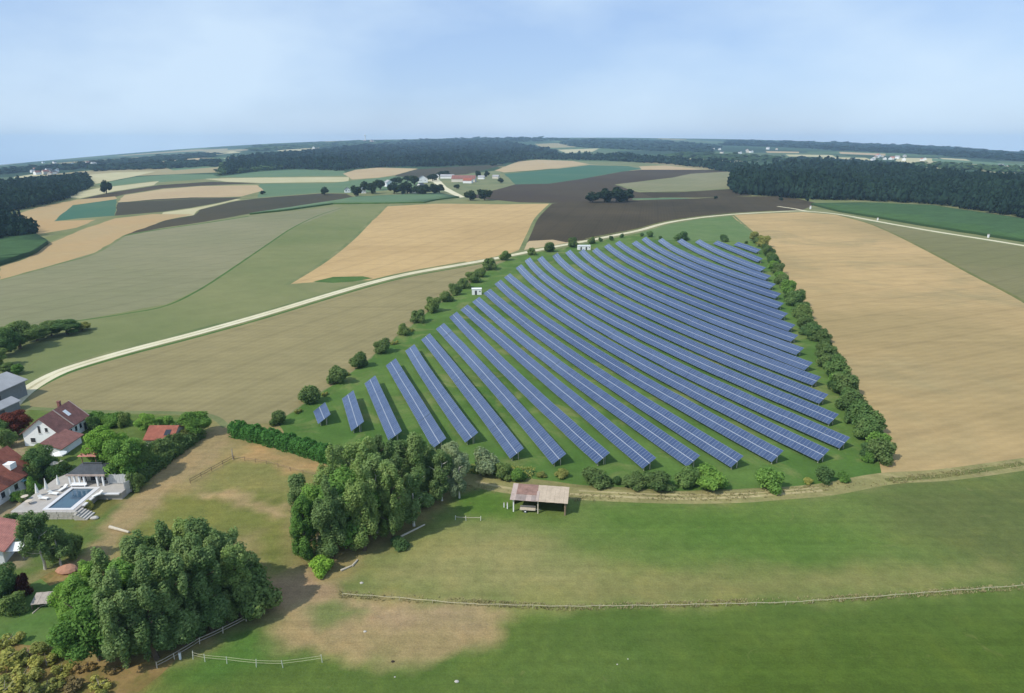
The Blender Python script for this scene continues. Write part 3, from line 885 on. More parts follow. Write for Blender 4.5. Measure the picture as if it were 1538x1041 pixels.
def crown_mesh(name, lobes, n, leaf, seed):
    v, tri = crown_arrays(lobes, n, leaf, np.random.default_rng(seed))
    return fast_mesh(name, v, tri, np.full(len(tri) // 3, 3), M['leaf_mid'])

def trunk_mesh(name, h, r, seed, limbs, spread, mat):
    rr = random.Random(seed)
    mb = MB()
    p = [(0, 0, -.3)]
    for k in range(1, 7):
        p.append((rr.uniform(-.04, .04) * h * .5, rr.uniform(-.04, .04) * h * .5, h * k / 6))
    mb.tube(p, [r * (1.25 - 1.1 * k / 6) for k in range(7)], 7)
    for _ in range(limbs):
        k = rr.randint(2, 5)
        a = rr.uniform(0, 2 * math.pi)
        q = Vector(p[k]); s = spread * rr.uniform(.6, 1.1)
        mb.tube([q, q + Vector((math.cos(a) * s * .5, math.sin(a) * s * .5, s * .35)), q + Vector((math.cos(a) * s, math.sin(a) * s, s * .9))],
                [r * .45, r * .3, r * .08], 5)
    return mb.mesh(name, mat)

PROTO = {}
def make_protos():
    for v in range(4):          # tall, narrow, many upright plumes
        rr = random.Random(100 + v)
        lobes = []
        for k in range(34):
            z = rr.uniform(2.6, 15.6)
            prof = math.sin(math.pi * min(1, max(.10, (z - .2) / 17.6)) ** .85) ** .75
            a, d = rr.uniform(0, 6.28), rr.uniform(.5, 2.25) * prof
            rx_ = rr.uniform(.50, .95)
            lobes.append((math.cos(a) * d, math.sin(a) * d, z + (1 - d / 2.4) * 1.0, rx_, rx_ * rr.uniform(.8, 1.2), rr.uniform(1.5, 2.7)))
        for k in range(5):
            a = rr.uniform(0, 6.28)
            lobes.append((math.cos(a) * 1.6, math.sin(a) * 1.6, rr.uniform(1.8, 4.5), .9, .9, 1.6))
        lobes.append((0, 0, 15.6, .6, .6, 2.0))
        PROTO.setdefault('poplar', []).append((trunk_mesh('trunk', 14, .28, v, 7, 2.4, M['bark']), crown_mesh('crown', lobes, 17000, .19, 10 + v), 17.5, 6.0))
    for v in range(3):          # broad round
        rr = random.Random(200 + v)
        lobes = [(0, 0, 5.6, 2.6, 2.6, 2.6)]
        for k in range(15):
            a, z = rr.uniform(0, 6.28), rr.uniform(2.2, 8.0)
            d = 2.9 * math.sin(math.pi * (z - .3) / 9.2) * rr.uniform(.7, 1.05)
            lobes.append((math.cos(a) * d, math.sin(a) * d, z, rr.uniform(1.1, 1.8), rr.uniform(1.1, 1.8), rr.uniform(.9, 1.5)))
        PROTO.setdefault('round', []).append((trunk_mesh('trunk', 7, .3, 20 + v, 7, 2.6, M['bark']), crown_mesh('crown', lobes, 14000, .21, 30 + v), 9.4, 8.4))
    for v in range(3):          # birch: light, hanging
        rr = random.Random(300 + v)
        lobes = []
        for k in range(20):
            z = rr.uniform(3.0, 13.5)
            d = rr.uniform(.4, 2.6) * (1 - ((z - 7.5) / 9.0) ** 2)
            a = rr.uniform(0, 6.28)
            lobes.append((math.cos(a) * d, math.sin(a) * d, z, rr.uniform(.7, 1.2), rr.uniform(.7, 1.2), rr.uniform(1.2, 2.4)))
        PROTO.setdefault('birch', []).append((trunk_mesh('trunk', 13, .2, 40 + v, 9, 2.2, M['bark_white']), crown_mesh('crown', lobes, 8500, .21, 50 + v), 15.0, 6.4))
    for v in range(5):          # bushes
        rr = random.Random(400 + v)
        lobes = [(0, 0, 1.7, 1.7, 1.6, 1.6)]
        for k in range(8):
            a, z = rr.uniform(0, 6.28), rr.uniform(.7, 3.0)
            d = rr.uniform(.8, 1.9) * (1.15 - z / 5)
            lobes.append((math.cos(a) * d, math.sin(a) * d, z, rr.uniform(.6, 1.15), rr.uniform(.6, 1.15), rr.uniform(.6, 1.0)))
        PROTO.setdefault('bush', []).append((trunk_mesh('stem', 2.4, .12, 60 + v, 5, 1.3, M['bark']), crown_mesh('foliage', lobes, 4200, .2, 70 + v), 3.9, 5.2))
    for v in range(3):          # thin, wispy scrub
        rr = random.Random(500 + v)
        lobes = []
        for k in range(9):
            a, d = rr.uniform(0, 6.28), rr.uniform(.2, 1.5)
            lobes.append((math.cos(a) * d, math.sin(a) * d, rr.uniform(.4, 1.4), .45, .45, rr.uniform(.4, .8)))
        PROTO.setdefault('scrub', []).append((trunk_mesh('stem', 1.4, .06, 80 + v, 6, .9, M['wood_grey']), crown_mesh('foliage', lobes, 700, .2, 90 + v), 2.1, 3.6))
    for v in range(3):          # far trees, coarser sprays
        rr = random.Random(600 + v)
        lobes = [(0, 0, 5.5, 3.0, 3.0, 3.2)]
        for k in range(9):
            a, z = rr.uniform(0, 6.28), rr.uniform(2.0, 8.5)
            d = 2.6 * math.sin(math.pi * z / 10.5)
            lobes.append((math.cos(a) * d, math.sin(a) * d, z, 1.6, 1.6, 1.5))
        PROTO.setdefault('far', []).append((trunk_mesh('trunk', 6, .35, 90 + v, 4, 2.5, M['bark']), crown_mesh('crown', lobes, 900, .75, 110 + v), 10.0, 8.5))
make_protos()

def plant(name, kind, loc, h, w, leaf, label, cat, group=None, rng=random.Random(5), bark=None):
    tm, cm, ph, pw = rng.choice(PROTO[kind])
    root = empty(name, loc, rng.uniform(0, 6.28), label, cat, group)
    low = kind in ('bush', 'scrub')
    sc = (w / pw, w / pw * rng.uniform(.88, 1.12), h / ph)
    t = link('stem' if low else 'trunk', tm, root)
    c = link('foliage' if low else 'crown', cm, root)
    t.scale = (max(sc[0], .6), max(sc[1], .6), sc[2])
    c.scale = sc
    c.material_slots[0].link = 'OBJECT'
    c.material_slots[0].material = M[leaf]
    if bark:
        t.material_slots[0].link = 'OBJECT'
        t.material_slots[0].material = M[bark]
    return root

# hedgerow along the left edge of the array: (x, y of the foot, width in photo pixels)
LEFT_HEDGE = [(420, 636, 27), (467, 605, 36), (508, 575, 31), (541, 551, 27), (574, 529, 26), (606, 503, 20), (629, 484, 24), (651, 468, 24), (669, 453, 19), (683, 443, 18), (697, 433, 17),
              (710, 424, 18), (722, 416, 16), (736, 405, 19), (759, 391, 18), (799, 383, 14), (825, 378, 20), (860, 371, 17), (889, 366, 12)]
for k, (x, y, w) in enumerate(LEFT_HEDGE, 1):
    g = gp(x, y)
    wm = w * math.sqrt(g.x ** 2 + g.y ** 2 + H * H) / F_PX * (1.3 if 8 <= k <= 14 else 1.1)
    lab = f'dark rounded bush, {ORD[k]} from the trimmed hedge along the left edge of the solar array'
    plant('field_bush', 'bush', g, wm * .76, wm * 1.06, 'leaf_bush', lab, 'bush', 'bushes along the left edge of the solar array')
for k, (x, y, w, t) in enumerate([(447, 620, 16, 'between the first and second round bushes'), (487, 594, 15, 'between the second and third round bushes'), (523, 563, 12, 'between the third and fourth round bushes'),
                                  (592, 517, 14, 'just below the white transformer cabin hedge'), (617, 497, 12, 'in the first dense stretch of the hedge')], 1):
    g = gp(x, y)
    wm = w * g.length / F_PX * 1.1
    plant('scrub_clump', 'scrub', g, wm * .4, wm, 'leaf_olive', f'low dry scrub {t}, array left edge', 'scrub', 'dry scrub in the left hedge')
for k, (x, y, w, lab) in enumerate([(902, 363, 8, 'small bush on the field road verge right of the far white cabin'), (918, 361, 9, 'second small bush on the road verge right of the far white cabin'),
                                   (934, 357, 8, 'third small bush on the road verge right of the far white cabin'), (964, 355, 8, 'small bush at the top left corner of the panel rows'),
                                   (976, 356, 13, 'dark bush at the bend of the top edge of the panel rows'), (992, 359, 7, 'tiny bush on the grass above the panel rows'),
                                   (1024, 361, 26, 'wide low dark bush above the panel rows at the green meadow'), (1087, 363, 15, 'round dark bush alone above the panel rows near the right hedge'),
                                   (1121, 366, 6, 'tiny bush beside the top right corner of the panel rows')]):
    g = gp(x, y)
    wm = w * g.length / F_PX
    plant('field_bush', 'bush', g, wm * (.5 if w > 20 else .8), wm, 'leaf_dark', lab, 'bush')

# tall hedge along the right edge
RIGHT_HEDGE = [(1133, 361, 16, 'leaf_olive'), (1146, 371, 19, 'leaf_olive'), (1155, 385, 17, 'leaf_bush'), (1160, 397, 18, 'leaf_dark'), (1168, 411, 18, 'leaf_bush'), (1173, 427, 19, 'leaf_bush'), (1183, 441, 22, 'leaf_mid'),
               (1195, 459, 27, 'leaf_dark'), (1206, 479, 27, 'leaf_bush'), (1211, 497, 25, 'leaf_bush'), (1221, 509, 26, 'leaf_dark'), (1234, 514, 22, 'leaf_bush'), (1242, 544, 31, 'leaf_bush'), (1254, 565, 33, 'leaf_dark'),
               (1258, 588, 30, 'leaf_dark'), (1269, 592, 36, 'leaf_bush'), (1280, 620, 39, 'leaf_bush'), (1298, 648, 46, 'leaf_dark'), (1303, 660, 32, 'leaf_dark'), (1319, 690, 41, 'leaf_bush'), (1304, 692, 20, 'leaf_mid')]
for k, (x, y, w, lf) in enumerate(RIGHT_HEDGE, 1):
    g = gp(x, y)
    wm = w * g.length / F_PX
    tone_ = {'leaf_olive': 'yellowish', 'leaf_bush': 'mid green', 'leaf_dark': 'dark green', 'leaf_mid': 'fresh green'}[lf]
    plant('hedge_bush', 'bush', g, wm * .92, wm * 1.24, lf, f'{tone_} bush, {ORD[k]} from the top of the tall hedge right of the array', 'bush', 'bushes of the tall hedge right of the array')

for k, (a_, b2) in enumerate(zip(RIGHT_HEDGE, RIGHT_HEDGE[1:]), 1):
    g = (gp(a_[0], a_[1]) * .5 + gp(b2[0], b2[1]) * .5)
    g = g + Vector((RNG.uniform(-1, 1), RNG.uniform(-1, 1), 0))
    wm = .5 * (a_[2] + b2[2]) * g.length / F_PX
    plant('hedge_bush', 'bush', g, wm * RNG.uniform(.5, .8), wm * RNG.uniform(.9, 1.2), RNG.choice(['leaf_bush', 'leaf_mid', 'leaf_dark']), f'low filler bush under the {ORD[k]} large bush from the top of the right hedge', 'bush', 'low filler bushes of the tall right hedge')

# bushes between the near ends of the rows and the track
for x, y, w, hh, lf, lab in [(894, 727, 50, .62, 'leaf_bush', 'broad bush right behind the open shed by the track'), (927, 727, 20, .8, 'leaf_dark', 'small dark bush between the two broad bushes right of the shed'),
                             (951, 731, 40, .6, 'leaf_bush', 'mid green bush, left one of a touching pair above the track'), (986, 733, 48, .65, 'leaf_bush', 'mid green bush, right one of a touching pair above the track'),
                             (1034, 729, 40, .8, 'leaf_dark', 'dark bush with a lighter one at its right, near end of the rows'), (1066, 733, 50, .74, 'leaf_mid', 'wide green bush at the middle of the track, below the panel rows'),
                             (1153, 733, 50, .78, 'leaf_mid', 'round green bush alone on the track near the right end'), (1213, 726, 16, .7, 'leaf_olive', 'small olive bush by the track, left of the last row end'),
                             (1236, 722, 30, .9, 'leaf_dark', 'dark bush against the end of the last long panel row'), (1266, 722, 20, .8, 'leaf_mid', 'small fresh bush right of the last panel row end'),
                             (777, 722, 30, .85, 'leaf_mid', 'fresh green bush just left of the shed roof'), (757, 718, 34, .85, 'leaf_bush', 'bush left of the shed below the sixth panel row'),
                             (730, 712, 46, 1.0, 'leaf_grey', 'silvery willow bush at the right end of the middle grove'), (553, 681, 26, 1.2, 'leaf_mid', 'fresh green bush at the foot of the third panel row'),
                             (845, 716, 26, .5, 'leaf_olive', 'low olive bush on the bank behind the shed'), (812, 716, 20, .5, 'leaf_olive', 'small low bush on the bank above the shed roof')]:
    g = gp(x, y)
    wm = w * g.length / F_PX
    plant('track_bush', 'bush', g, wm * hh, wm * 1.15, lf, lab, 'bush', 'bushes between the panel rows and the track')

# near grove (bottom left) and middle grove: tall poplars, birches, bright shrubs
NEAR_GROVE = [(128, 958, 792 + 70, 'poplar', 'leaf_mid', 'bright green poplar at the left edge of the near grove'), (152, 990, 880, 'round', 'leaf_mid', 'leafy low tree at the front left corner of the near grove'),
              (192, 1002, 850, 'poplar', 'leaf_poplar', 'front poplar of the near grove, at its lowest point'), (236, 990, 838, 'poplar', 'leaf_poplar', 'front poplar of the near grove above the white tape fence end'),
              (278, 968, 822, 'poplar', 'leaf_poplar', 'front poplar of the near grove, second from the tape fence end'), (320, 948, 815, 'poplar', 'leaf_poplar', 'front poplar of the near grove beside the rail fence'),
              (362, 925, 818, 'poplar', 'leaf_poplar', 'front poplar at the right corner of the near grove'), (175, 950, 820, 'poplar', 'leaf_poplar', 'second row poplar of the near grove, far left'),
              (222, 938, 800, 'poplar', 'leaf_poplar', 'second row poplar of the near grove, left of centre'), (268, 922, 782, 'poplar', 'leaf_poplar', 'tallest poplar at the centre of the near grove'),
              (312, 905, 776, 'poplar', 'leaf_poplar', 'tall poplar of the near grove just right of the tallest'), (352, 892, 792, 'birch', 'leaf_poplar', 'birch with a pale stem at the upper right of the near grove'),
              (238, 902, 800, 'poplar', 'leaf_dark', 'dark poplar at the back of the near grove, left'), (290, 888, 778, 'poplar', 'leaf_poplar', 'back row poplar of the near grove with its tip on the paddock'),
              (384, 918, 858, 'bush', 'leaf_bush', 'dark bush in the shade at the right end of the near grove'), (205, 905, 822, 'poplar', 'leaf_dark', 'dark poplar at the back left of the near grove'),
              (150, 925, 838, 'poplar', 'leaf_mid', 'green poplar at the back left corner of the near grove, by the hut'), (300, 938, 800, 'poplar', 'leaf_poplar', 'poplar in the thick of the near grove, behind the front row right'),
             (340, 912, 800, 'poplar', 'leaf_poplar', 'poplar in the thick of the near grove, far right'), (250, 950, 815, 'poplar', 'leaf_poplar', 'poplar in the thick of the near grove, behind the tape fence end'),
             (205, 972, 838, 'poplar', 'leaf_mid', 'greener poplar just behind the lowest front poplar of the near grove'), (330, 885, 790, 'poplar', 'leaf_poplar', 'back row poplar of the near grove beside the pale stemmed birch'),
             (262, 895, 790, 'poplar', 'leaf_poplar', 'back row poplar of the near grove, between the two dark ones'), (374, 905, 832, 'round', 'leaf_poplar', 'rounded tree at the far right end of the near grove'),
             (112, 925, 862, 'round', 'leaf_bright', 'light green small tree left of the near grove beside the hut')]
MID_GROVE = [(462, 838, 745, 'poplar', 'leaf_mid', 'leafy tree at the left front of the middle grove'), (500, 838, 720, 'poplar', 'leaf_poplar', 'front poplar of the middle grove above the bright shrub'),
             (548, 826, 690, 'poplar', 'leaf_poplar', 'front poplar at the centre of the middle grove'), (590, 812, 695, 'poplar', 'leaf_poplar', 'front poplar of the middle grove, right of centre'),
             (622, 790, 700, 'birch', 'leaf_poplar', 'birch at the front right of the middle grove'), (455, 800, 712, 'poplar', 'leaf_poplar', 'left back poplar of the middle grove beside the paddock'),
             (505, 786, 672, 'poplar', 'leaf_poplar', 'back poplar of the middle grove behind the left front trees'), (548, 778, 660, 'birch', 'leaf_poplar', 'pale stemmed birch in the gap of the middle grove'),
             (588, 766, 664, 'poplar', 'leaf_poplar', 'back poplar at the centre of the middle grove'), (628, 752, 652, 'poplar', 'leaf_poplar', 'tallest back poplar of the middle grove, before the panel rows'),
             (664, 752, 676, 'birch', 'leaf_poplar', 'white stemmed birch right of the middle grove'), (690, 748, 684, 'birch', 'leaf_grey', 'rightmost birch of the middle grove on the grass edge'),
             (520, 726, 664, 'round', 'leaf_poplar', 'rounded tree at the end of the trimmed hedge'), (680, 722, 666, 'round', 'leaf_grey', 'grey green round tree before the fourth and fifth panel rows'),
             (570, 722, 655, 'poplar', 'leaf_poplar', 'poplar at the back of the middle grove below the third row'),
             (648, 738, 672, 'round', 'leaf_poplar', 'round crowned tree between the tallest back poplar and the white birch'), 
             (612, 738, 658, 'round', 'leaf_poplar', 'round crowned tree at the back of the middle grove, below the fourth row'), (525, 812, 706, 'round', 'leaf_mid', 'round leafy tree filling the front of the middle grove'),
             (478, 815, 722, 'birch', 'leaf_mid', 'light birch between the left trees of the middle grove'), (568, 800, 682, 'birch', 'leaf_poplar', 'birch filling the centre of the middle grove'),
             ]
rg = random.Random(11)
for group, lst in (('trees of the near grove', NEAR_GROVE), ('trees of the middle grove', MID_GROVE)):
    for x, y, top, kind, lf, lab in lst:
        g = gp(x, y)
        d = raydir(x, top)
        hh = H + d[2] * (math.hypot(g.x, g.y) / math.hypot(d[0], d[1]))
        hh = max(3.0, hh)
        w = {'poplar': min(7.0, .40 * hh + 1.3), 'birch': .54 * hh, 'round': hh * .9, 'bush': hh * 1.3}[kind]
        plant({'poplar': 'poplar_tree', 'birch': 'birch_tree', 'round': 'leafy_tree', 'bush': 'shrub'}[kind], kind, g, hh, w, lf, lab, 'bush' if kind == 'bush' else 'tree', group, rg)
for x, y, w, hh, lf, lab in [(483, 858, 52, .62, 'leaf_bright', 'bright yellow green shrub at the foot of the middle grove'), (457, 836, 34, .9, 'leaf_bright', 'light green shrub at the left foot of the middle grove'),
                             (640, 760, 40, .6, 'leaf_dark', 'dark undergrowth bush at the right side of the middle grove'), (398, 915, 26, .5, 'leaf_dry', 'small dry shrub at the rail fence end, right of the near grove'),
                             (96, 985, 30, 1.1, 'leaf_mid', 'narrow dark green shrub left of the near grove foot'), (600, 822, 40, .5, 'leaf_dark', 'low dark shrub under the front poplars of the middle grove')]:
    g = gp(x, y)
    wm = w * g.length / F_PX
    plant('shrub', 'bush', g, wm * hh, wm, lf, lab, 'bush')

# dry brush in the bottom left corner
BR = [(12, 1000, 60, 'leaf_olive'), (45, 985, 46, 'leaf_olive'), (70, 1000, 44, 'leaf_olive'), (30, 1030, 60, 'leaf_olive'), (92, 1012, 40, 'leaf_olive'), (112, 1030, 44, 'leaf_dry'), (70, 1040, 46, 'leaf_olive'), (128, 1006, 30, 'leaf_dry'),
      (150, 1034, 40, 'leaf_olive'), (14, 968, 40, 'leaf_olive'), (140, 1062, 50, 'leaf_olive'), (40, 1070, 70, 'leaf_olive'), (8, 1050, 60, 'leaf_olive'), (170, 1012, 22, 'leaf_dry')]
for k, (x, y, w, lf) in enumerate(sorted(BR), 1):
    g = gp(x, y)
    wm = w * g.length / F_PX * 1.05
    plant('brush_clump', 'scrub', g, wm * .36, wm, lf, f"{'dry brown' if lf == 'leaf_dry' else 'olive green'} brush, {ORD[k]} from the left in the corner below the near grove", 'brush', 'brush in the corner below the near grove')

# trees and hedges of the hamlet on the left
for x, y, top, w, kind, lf, lab in [
        (26, 652, 616, 44, 'round', 'leaf_red', 'copper red tree beside the pale road above the white house'), (4, 660, 628, 34, 'round', 'leaf_dark', 'dark green tree left of the copper red tree'),
        (12, 672, 640, 30, 'bush', 'leaf_poplar', 'pale green bush below the copper red tree'), (141, 645, 624, 22, 'bush', 'leaf_dark', 'dark round bush at the right wall of the white house'),
        (150, 654, 640, 20, 'bush', 'leaf_bush', 'lower bush right of the white house'), (188, 640, 617, 24, 'bush', 'leaf_bush', 'brownish bush at the end of the garden hedge'),
        (222, 650, 620, 36, 'round', 'leaf_mid', 'fresh green tree behind the red roofed garden shed'), (250, 640, 624, 30, 'bush', 'leaf_mid', 'bush right behind the red roofed garden shed'),
        (295, 655, 617, 52, 'round', 'leaf_mid', 'round full tree at the right corner of the garden'), (165, 706, 640, 62, 'round', 'leaf_bright', 'large light green tree in the middle of the garden'),
        (192, 722, 652, 62, 'round', 'leaf_mid', 'large green tree right of the pool house'), (216, 712, 664, 52, 'round', 'leaf_dark', 'darker tree at the right of the large garden trees'),
        (240, 690, 656, 40, 'bush', 'leaf_bush', 'bush in the garden boundary below the red shed'), (262, 678, 652, 36, 'bush', 'leaf_bush', 'bush in the garden boundary, right of the red shed'),
        (280, 664, 644, 26, 'bush', 'leaf_olive', 'olive bush in the garden boundary beside the round tree'), (205, 736, 708, 30, 'bush', 'leaf_bush', 'dark bush behind the grey garden fence'),
        (66, 718, 668, 46, 'round', 'leaf_dark', 'dark dense tree between the two red roofed houses'), (50, 728, 694, 26, 'bush', 'leaf_bush', 'grey green bush right of the lower red roof'),
        (86, 722, 694, 30, 'bush', 'leaf_dark', 'dark bush left of the pool house'), (52, 744, 716, 22, 'bush', 'leaf_mid', 'bush behind the closed parasols, left'),
        (40, 752, 736, 20, 'bush', 'leaf_poplar', 'small bush on the terrace edge by the pool'), (96, 706, 690, 20, 'bush', 'leaf_poplar', 'small bush at the corner of the pool house'),
        (26, 752, 738, 18, 'bush', 'leaf_mid', 'low bush left of the terrace'), (68, 855, 762, 50, 'birch', 'leaf_poplar', 'tall drooping birch right of the salmon roof'), (92, 850, 782, 40, 'birch', 'leaf_poplar', 'second birch standing right behind the drooping one'),
        (110, 835, 792, 36, 'bush', 'leaf_bush', 'dark shrub on the bank below the terrace lawn'), (8, 905, 846, 56, 'round', 'leaf_dark', 'dark tree at the left edge below the salmon roof'),
        (36, 895, 860, 30, 'bush', 'leaf_red', 'dark reddish bush right of the dark edge tree'), (20, 920, 890, 46, 'bush', 'leaf_bush', 'bush left of the weathered hut'),
        (132, 765, 752, 16, 'bush', 'leaf_olive', 'small olive shrub on the terrace lawn'), (20, 790, 768, 26, 'bush', 'leaf_dark', 'dark shrub between the terrace and the salmon roof'),
        (112, 662, 652, 14, 'bush', 'leaf_poplar', 'small shrub in front of the white house windows'), (60, 676, 664, 16, 'bush', 'leaf_poplar', 'pale shrub at the foot of the white gable'),
        (172, 640, 622, 30, 'bush', 'leaf_mid', 'loose green bush in the garden corner by the stubble')]:
    g = gp(x, y)
    d = raydir(x, top)
    hh = max(1.0, H + d[2] * (math.hypot(g.x, g.y) / math.hypot(d[0], d[1])))
    wm = w * g.length / F_PX
    if kind == 'bush': hh = min(hh, wm * 1.3)
    plant('garden_tree' if kind != 'bush' else 'garden_bush', kind, g, hh, wm, lf, lab, 'bush' if kind == 'bush' else 'tree', None, rg)

for x, y, top, w, lf, lab in [(5, 535, 492, 44, 'leaf_dark', 'dark tree at the left frame edge in the field clump'), (30, 524, 482, 48, 'leaf_bush', 'tallest tree of the clump at the left field edge'),
                              (56, 512, 488, 34, 'leaf_bush', 'low tree in the middle of the clump at the left field edge'), (78, 505, 480, 30, 'leaf_bush', 'tree before the right end of the clump at the left field edge'),
                              (102, 502, 478, 42, 'leaf_dark', 'dark broad tree at the right end of the left field clump'), (124, 496, 484, 24, 'leaf_olive', 'thin bush trailing off the left field clump'),
                              (12, 560, 545, 26, 'leaf_bush', 'bush behind the grey barn'), (28, 562, 546, 18, 'leaf_mid', 'small bush at the far corner of the grey barn'), (-8, 552, 520, 40, 'leaf_bush', 'tree behind the grey barn at the left frame edge')]:
    g = gp(x, y)
    d = raydir(x, top)
    hh = H + d[2] * (math.hypot(g.x, g.y) / math.hypot(d[0], d[1]))
    wm = w * g.length / F_PX
    plant('field_tree', 'round', g, hh, wm, lf, lab, 'tree', 'trees at the left field edge', rg)

# far single trees and copses
FAR = [(160, 291, 268, 14, 'leaf_dark', 'lone round tree on the pale stubble strip, far left'), (488, 293, 279, 13, 'leaf_dark', 'small dark tree left of the far hamlet'),
       (395, 292, 286, 9, 'leaf_bush', 'tiny bush on the corner of the far stubble'), (707, 301, 284, 20, 'leaf_dark', 'left tree of the dark pair beside the lane'), (728, 301, 282, 24, 'leaf_dark', 'right tree of the dark pair beside the lane'),
       (890, 304, 286, 24, 'leaf_dark', 'leftmost dark tree of the copse in the ploughed land'), (908, 304, 282, 26, 'leaf_bush', 'second tree of the copse in the ploughed land'), (926, 304, 280, 26, 'leaf_bush', 'third tree of the copse in the ploughed land'), (942, 303, 283, 22, 'leaf_dark', 'rightmost tree of the copse in the ploughed land'),
       (1173, 301, 296, 7, 'leaf_dark', 'tiny bush on the verge before the right wood'), (1212, 302, 296, 7, 'leaf_dark', 'second tiny bush on the verge before the right wood'),
       (686, 284, 276, 9, 'leaf_dark', 'tiny round tree on the green below the red barn'), (718, 268, 255, 10, 'leaf_bush', 'tree right of the red barn roofs'), (731, 266, 256, 10, 'leaf_bush', 'second tree right of the red barn roofs'),
       (752, 275, 266, 10, 'leaf_bush', 'small tree where the village green meets the teal crop'), (1075, 299, 294, 6, 'leaf_dark', 'tiny bush on the rim of the ploughed land')]
HAM = [(535, 295, 278), (548, 290, 270), (560, 291, 272), (571, 285, 268), (592, 291, 271), (604, 292, 274), (612, 291, 272), (622, 278, 262), (628, 293, 276), (640, 293, 276), (652, 292, 274), (650, 272, 260), (660, 290, 276), (596, 276, 265), (662, 266, 257), (612, 272, 263), (668, 264, 256)]
for x, y, top, w, lf, lab in FAR:
    g = gp(x, y)
    d = raydir(x, top)
    hh = H + d[2] * (math.hypot(g.x, g.y) / math.hypot(d[0], d[1])) - g.z
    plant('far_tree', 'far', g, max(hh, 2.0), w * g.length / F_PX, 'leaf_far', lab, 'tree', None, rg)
for k, (x, y, top) in enumerate(sorted(HAM), 1):
    g = gp(x, y)
    d = raydir(x, top)
    hh = H + d[2] * (math.hypot(g.x, g.y) / math.hypot(d[0], d[1])) - g.z
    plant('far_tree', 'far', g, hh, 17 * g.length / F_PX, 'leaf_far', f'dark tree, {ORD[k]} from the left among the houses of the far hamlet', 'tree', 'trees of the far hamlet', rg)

# trimmed hedge at the foot of the array, and the garden hedge
def hedge(name, label, px, w, h, n, leaf_key, leaf=.24, seed=1, loose=.12):
    rng = np.random.default_rng(seed)
    pts_ = [gp(*q) for q in px]
    o = pts_[0].copy()
    seg = [(pts_[i + 1] - pts_[i]).length for i in range(len(pts_) - 1)]
    cum = np.concatenate([[0], np.cumsum(seg)])
    core = MB()
    root = empty(name, o, 0, label, 'hedge')
    V, T = [], []
    s = rng.uniform(0, cum[-1], n)
    ang = rng.uniform(-.15, math.pi + .15, n)
    bump = 1 + .10 * np.sin(s * 1.1) + .07 * np.sin(s * 2.7 + 1)
    for q, a, bb in zip(s, ang, bump):
        i = min(np.searchsorted(cum, q, 'right') - 1, len(seg) - 1)
        p = pts_[i] + (pts_[i + 1] - pts_[i]) * ((q - cum[i]) / seg[i])
        d = (pts_[i + 1] - pts_[i]).normalized()
        nrm = Vector((-d.y, d.x, 0))
        ca, sa = math.cos(a), math.sin(a)
        sq = lambda v: math.copysign(abs(v) ** .55, v)
        V.append(p - o + nrm * (sq(ca) * w / 2 * bb) + Vector((0, 0, max(.05, sq(max(sa, 0)) * h * bb))))
        T.append(nrm * ca + Vector((0, 0, sa)))
    pos = np.array([tuple(v) for v in V]); nn = np.array([tuple(v) for v in T])
    pos += rng.normal(size=pos.shape) * loose
    nn = nn + rng.normal(size=nn.shape) * .6
    nn /= np.linalg.norm(nn, axis=1)[:, None]
    a = np.cross(nn, rng.normal(size=nn.shape)); a /= np.linalg.norm(a, axis=1)[:, None]
    b_ = np.cross(nn, a)
    sz = (leaf * rng.uniform(.6, 1.3, n))[:, None]
    v = np.stack([pos - a * sz, pos + b_ * sz * .6, pos + a * sz, pos - b_ * sz * .6], 1).reshape(-1, 3)
    i4 = np.arange(n)[:, None] * 4
    tri = np.concatenate([i4 + np.array([[0, 1, 2]]), i4 + np.array([[0, 2, 3]])], 1).reshape(-1)
    link('foliage', fast_mesh('foliage', v, tri, np.full(len(tri) // 3, 3), M[leaf_key]), root)
    for i in range(len(seg)):
        a_, c_ = pts_[i] - o, pts_[i + 1] - o
        d = (c_ - a_).normalized(); nv = Vector((-d.y, d.x, 0)) * (w * .36)
        up = Vector((0, 0, h * .8))
        core.hull8([a_ - nv, c_ - nv, c_ + nv, a_ + nv], [a_ - nv * .8 + up, c_ - nv * .8 + up, c_ + nv * .8 + up, a_ + nv * .8 + up])
    core.build('branches', M['leaf_dark'], root)
    return root
hedge('trimmed_hedge', 'long dark green trimmed hedge left of the middle grove', [(352, 652), (400, 664), (450, 678), (520, 700)], 3.4, 3.2, 15000, 'leaf_hedge', .25, 3)
hedge('garden_hedge', 'long garden hedge behind the white house towards the stubble field', [(138, 634), (165, 636), (192, 638)], 2.6, 2.4, 4500, 'leaf_mid', .24, 4)
hedge('boundary_hedge', 'loose boundary hedge between the garden trees and the dirt track', [(206, 726), (240, 700), (275, 672), (300, 656)], 3.0, 2.2, 7000, 'leaf_bush', .26, 5, .25)
hedge('grass_bank', 'low overgrown bank along the foot of the panel rows', [(640, 705), (720, 706), (800, 712)], 3.0, .7, 2500, 'leaf_olive', .22, 6, .3)

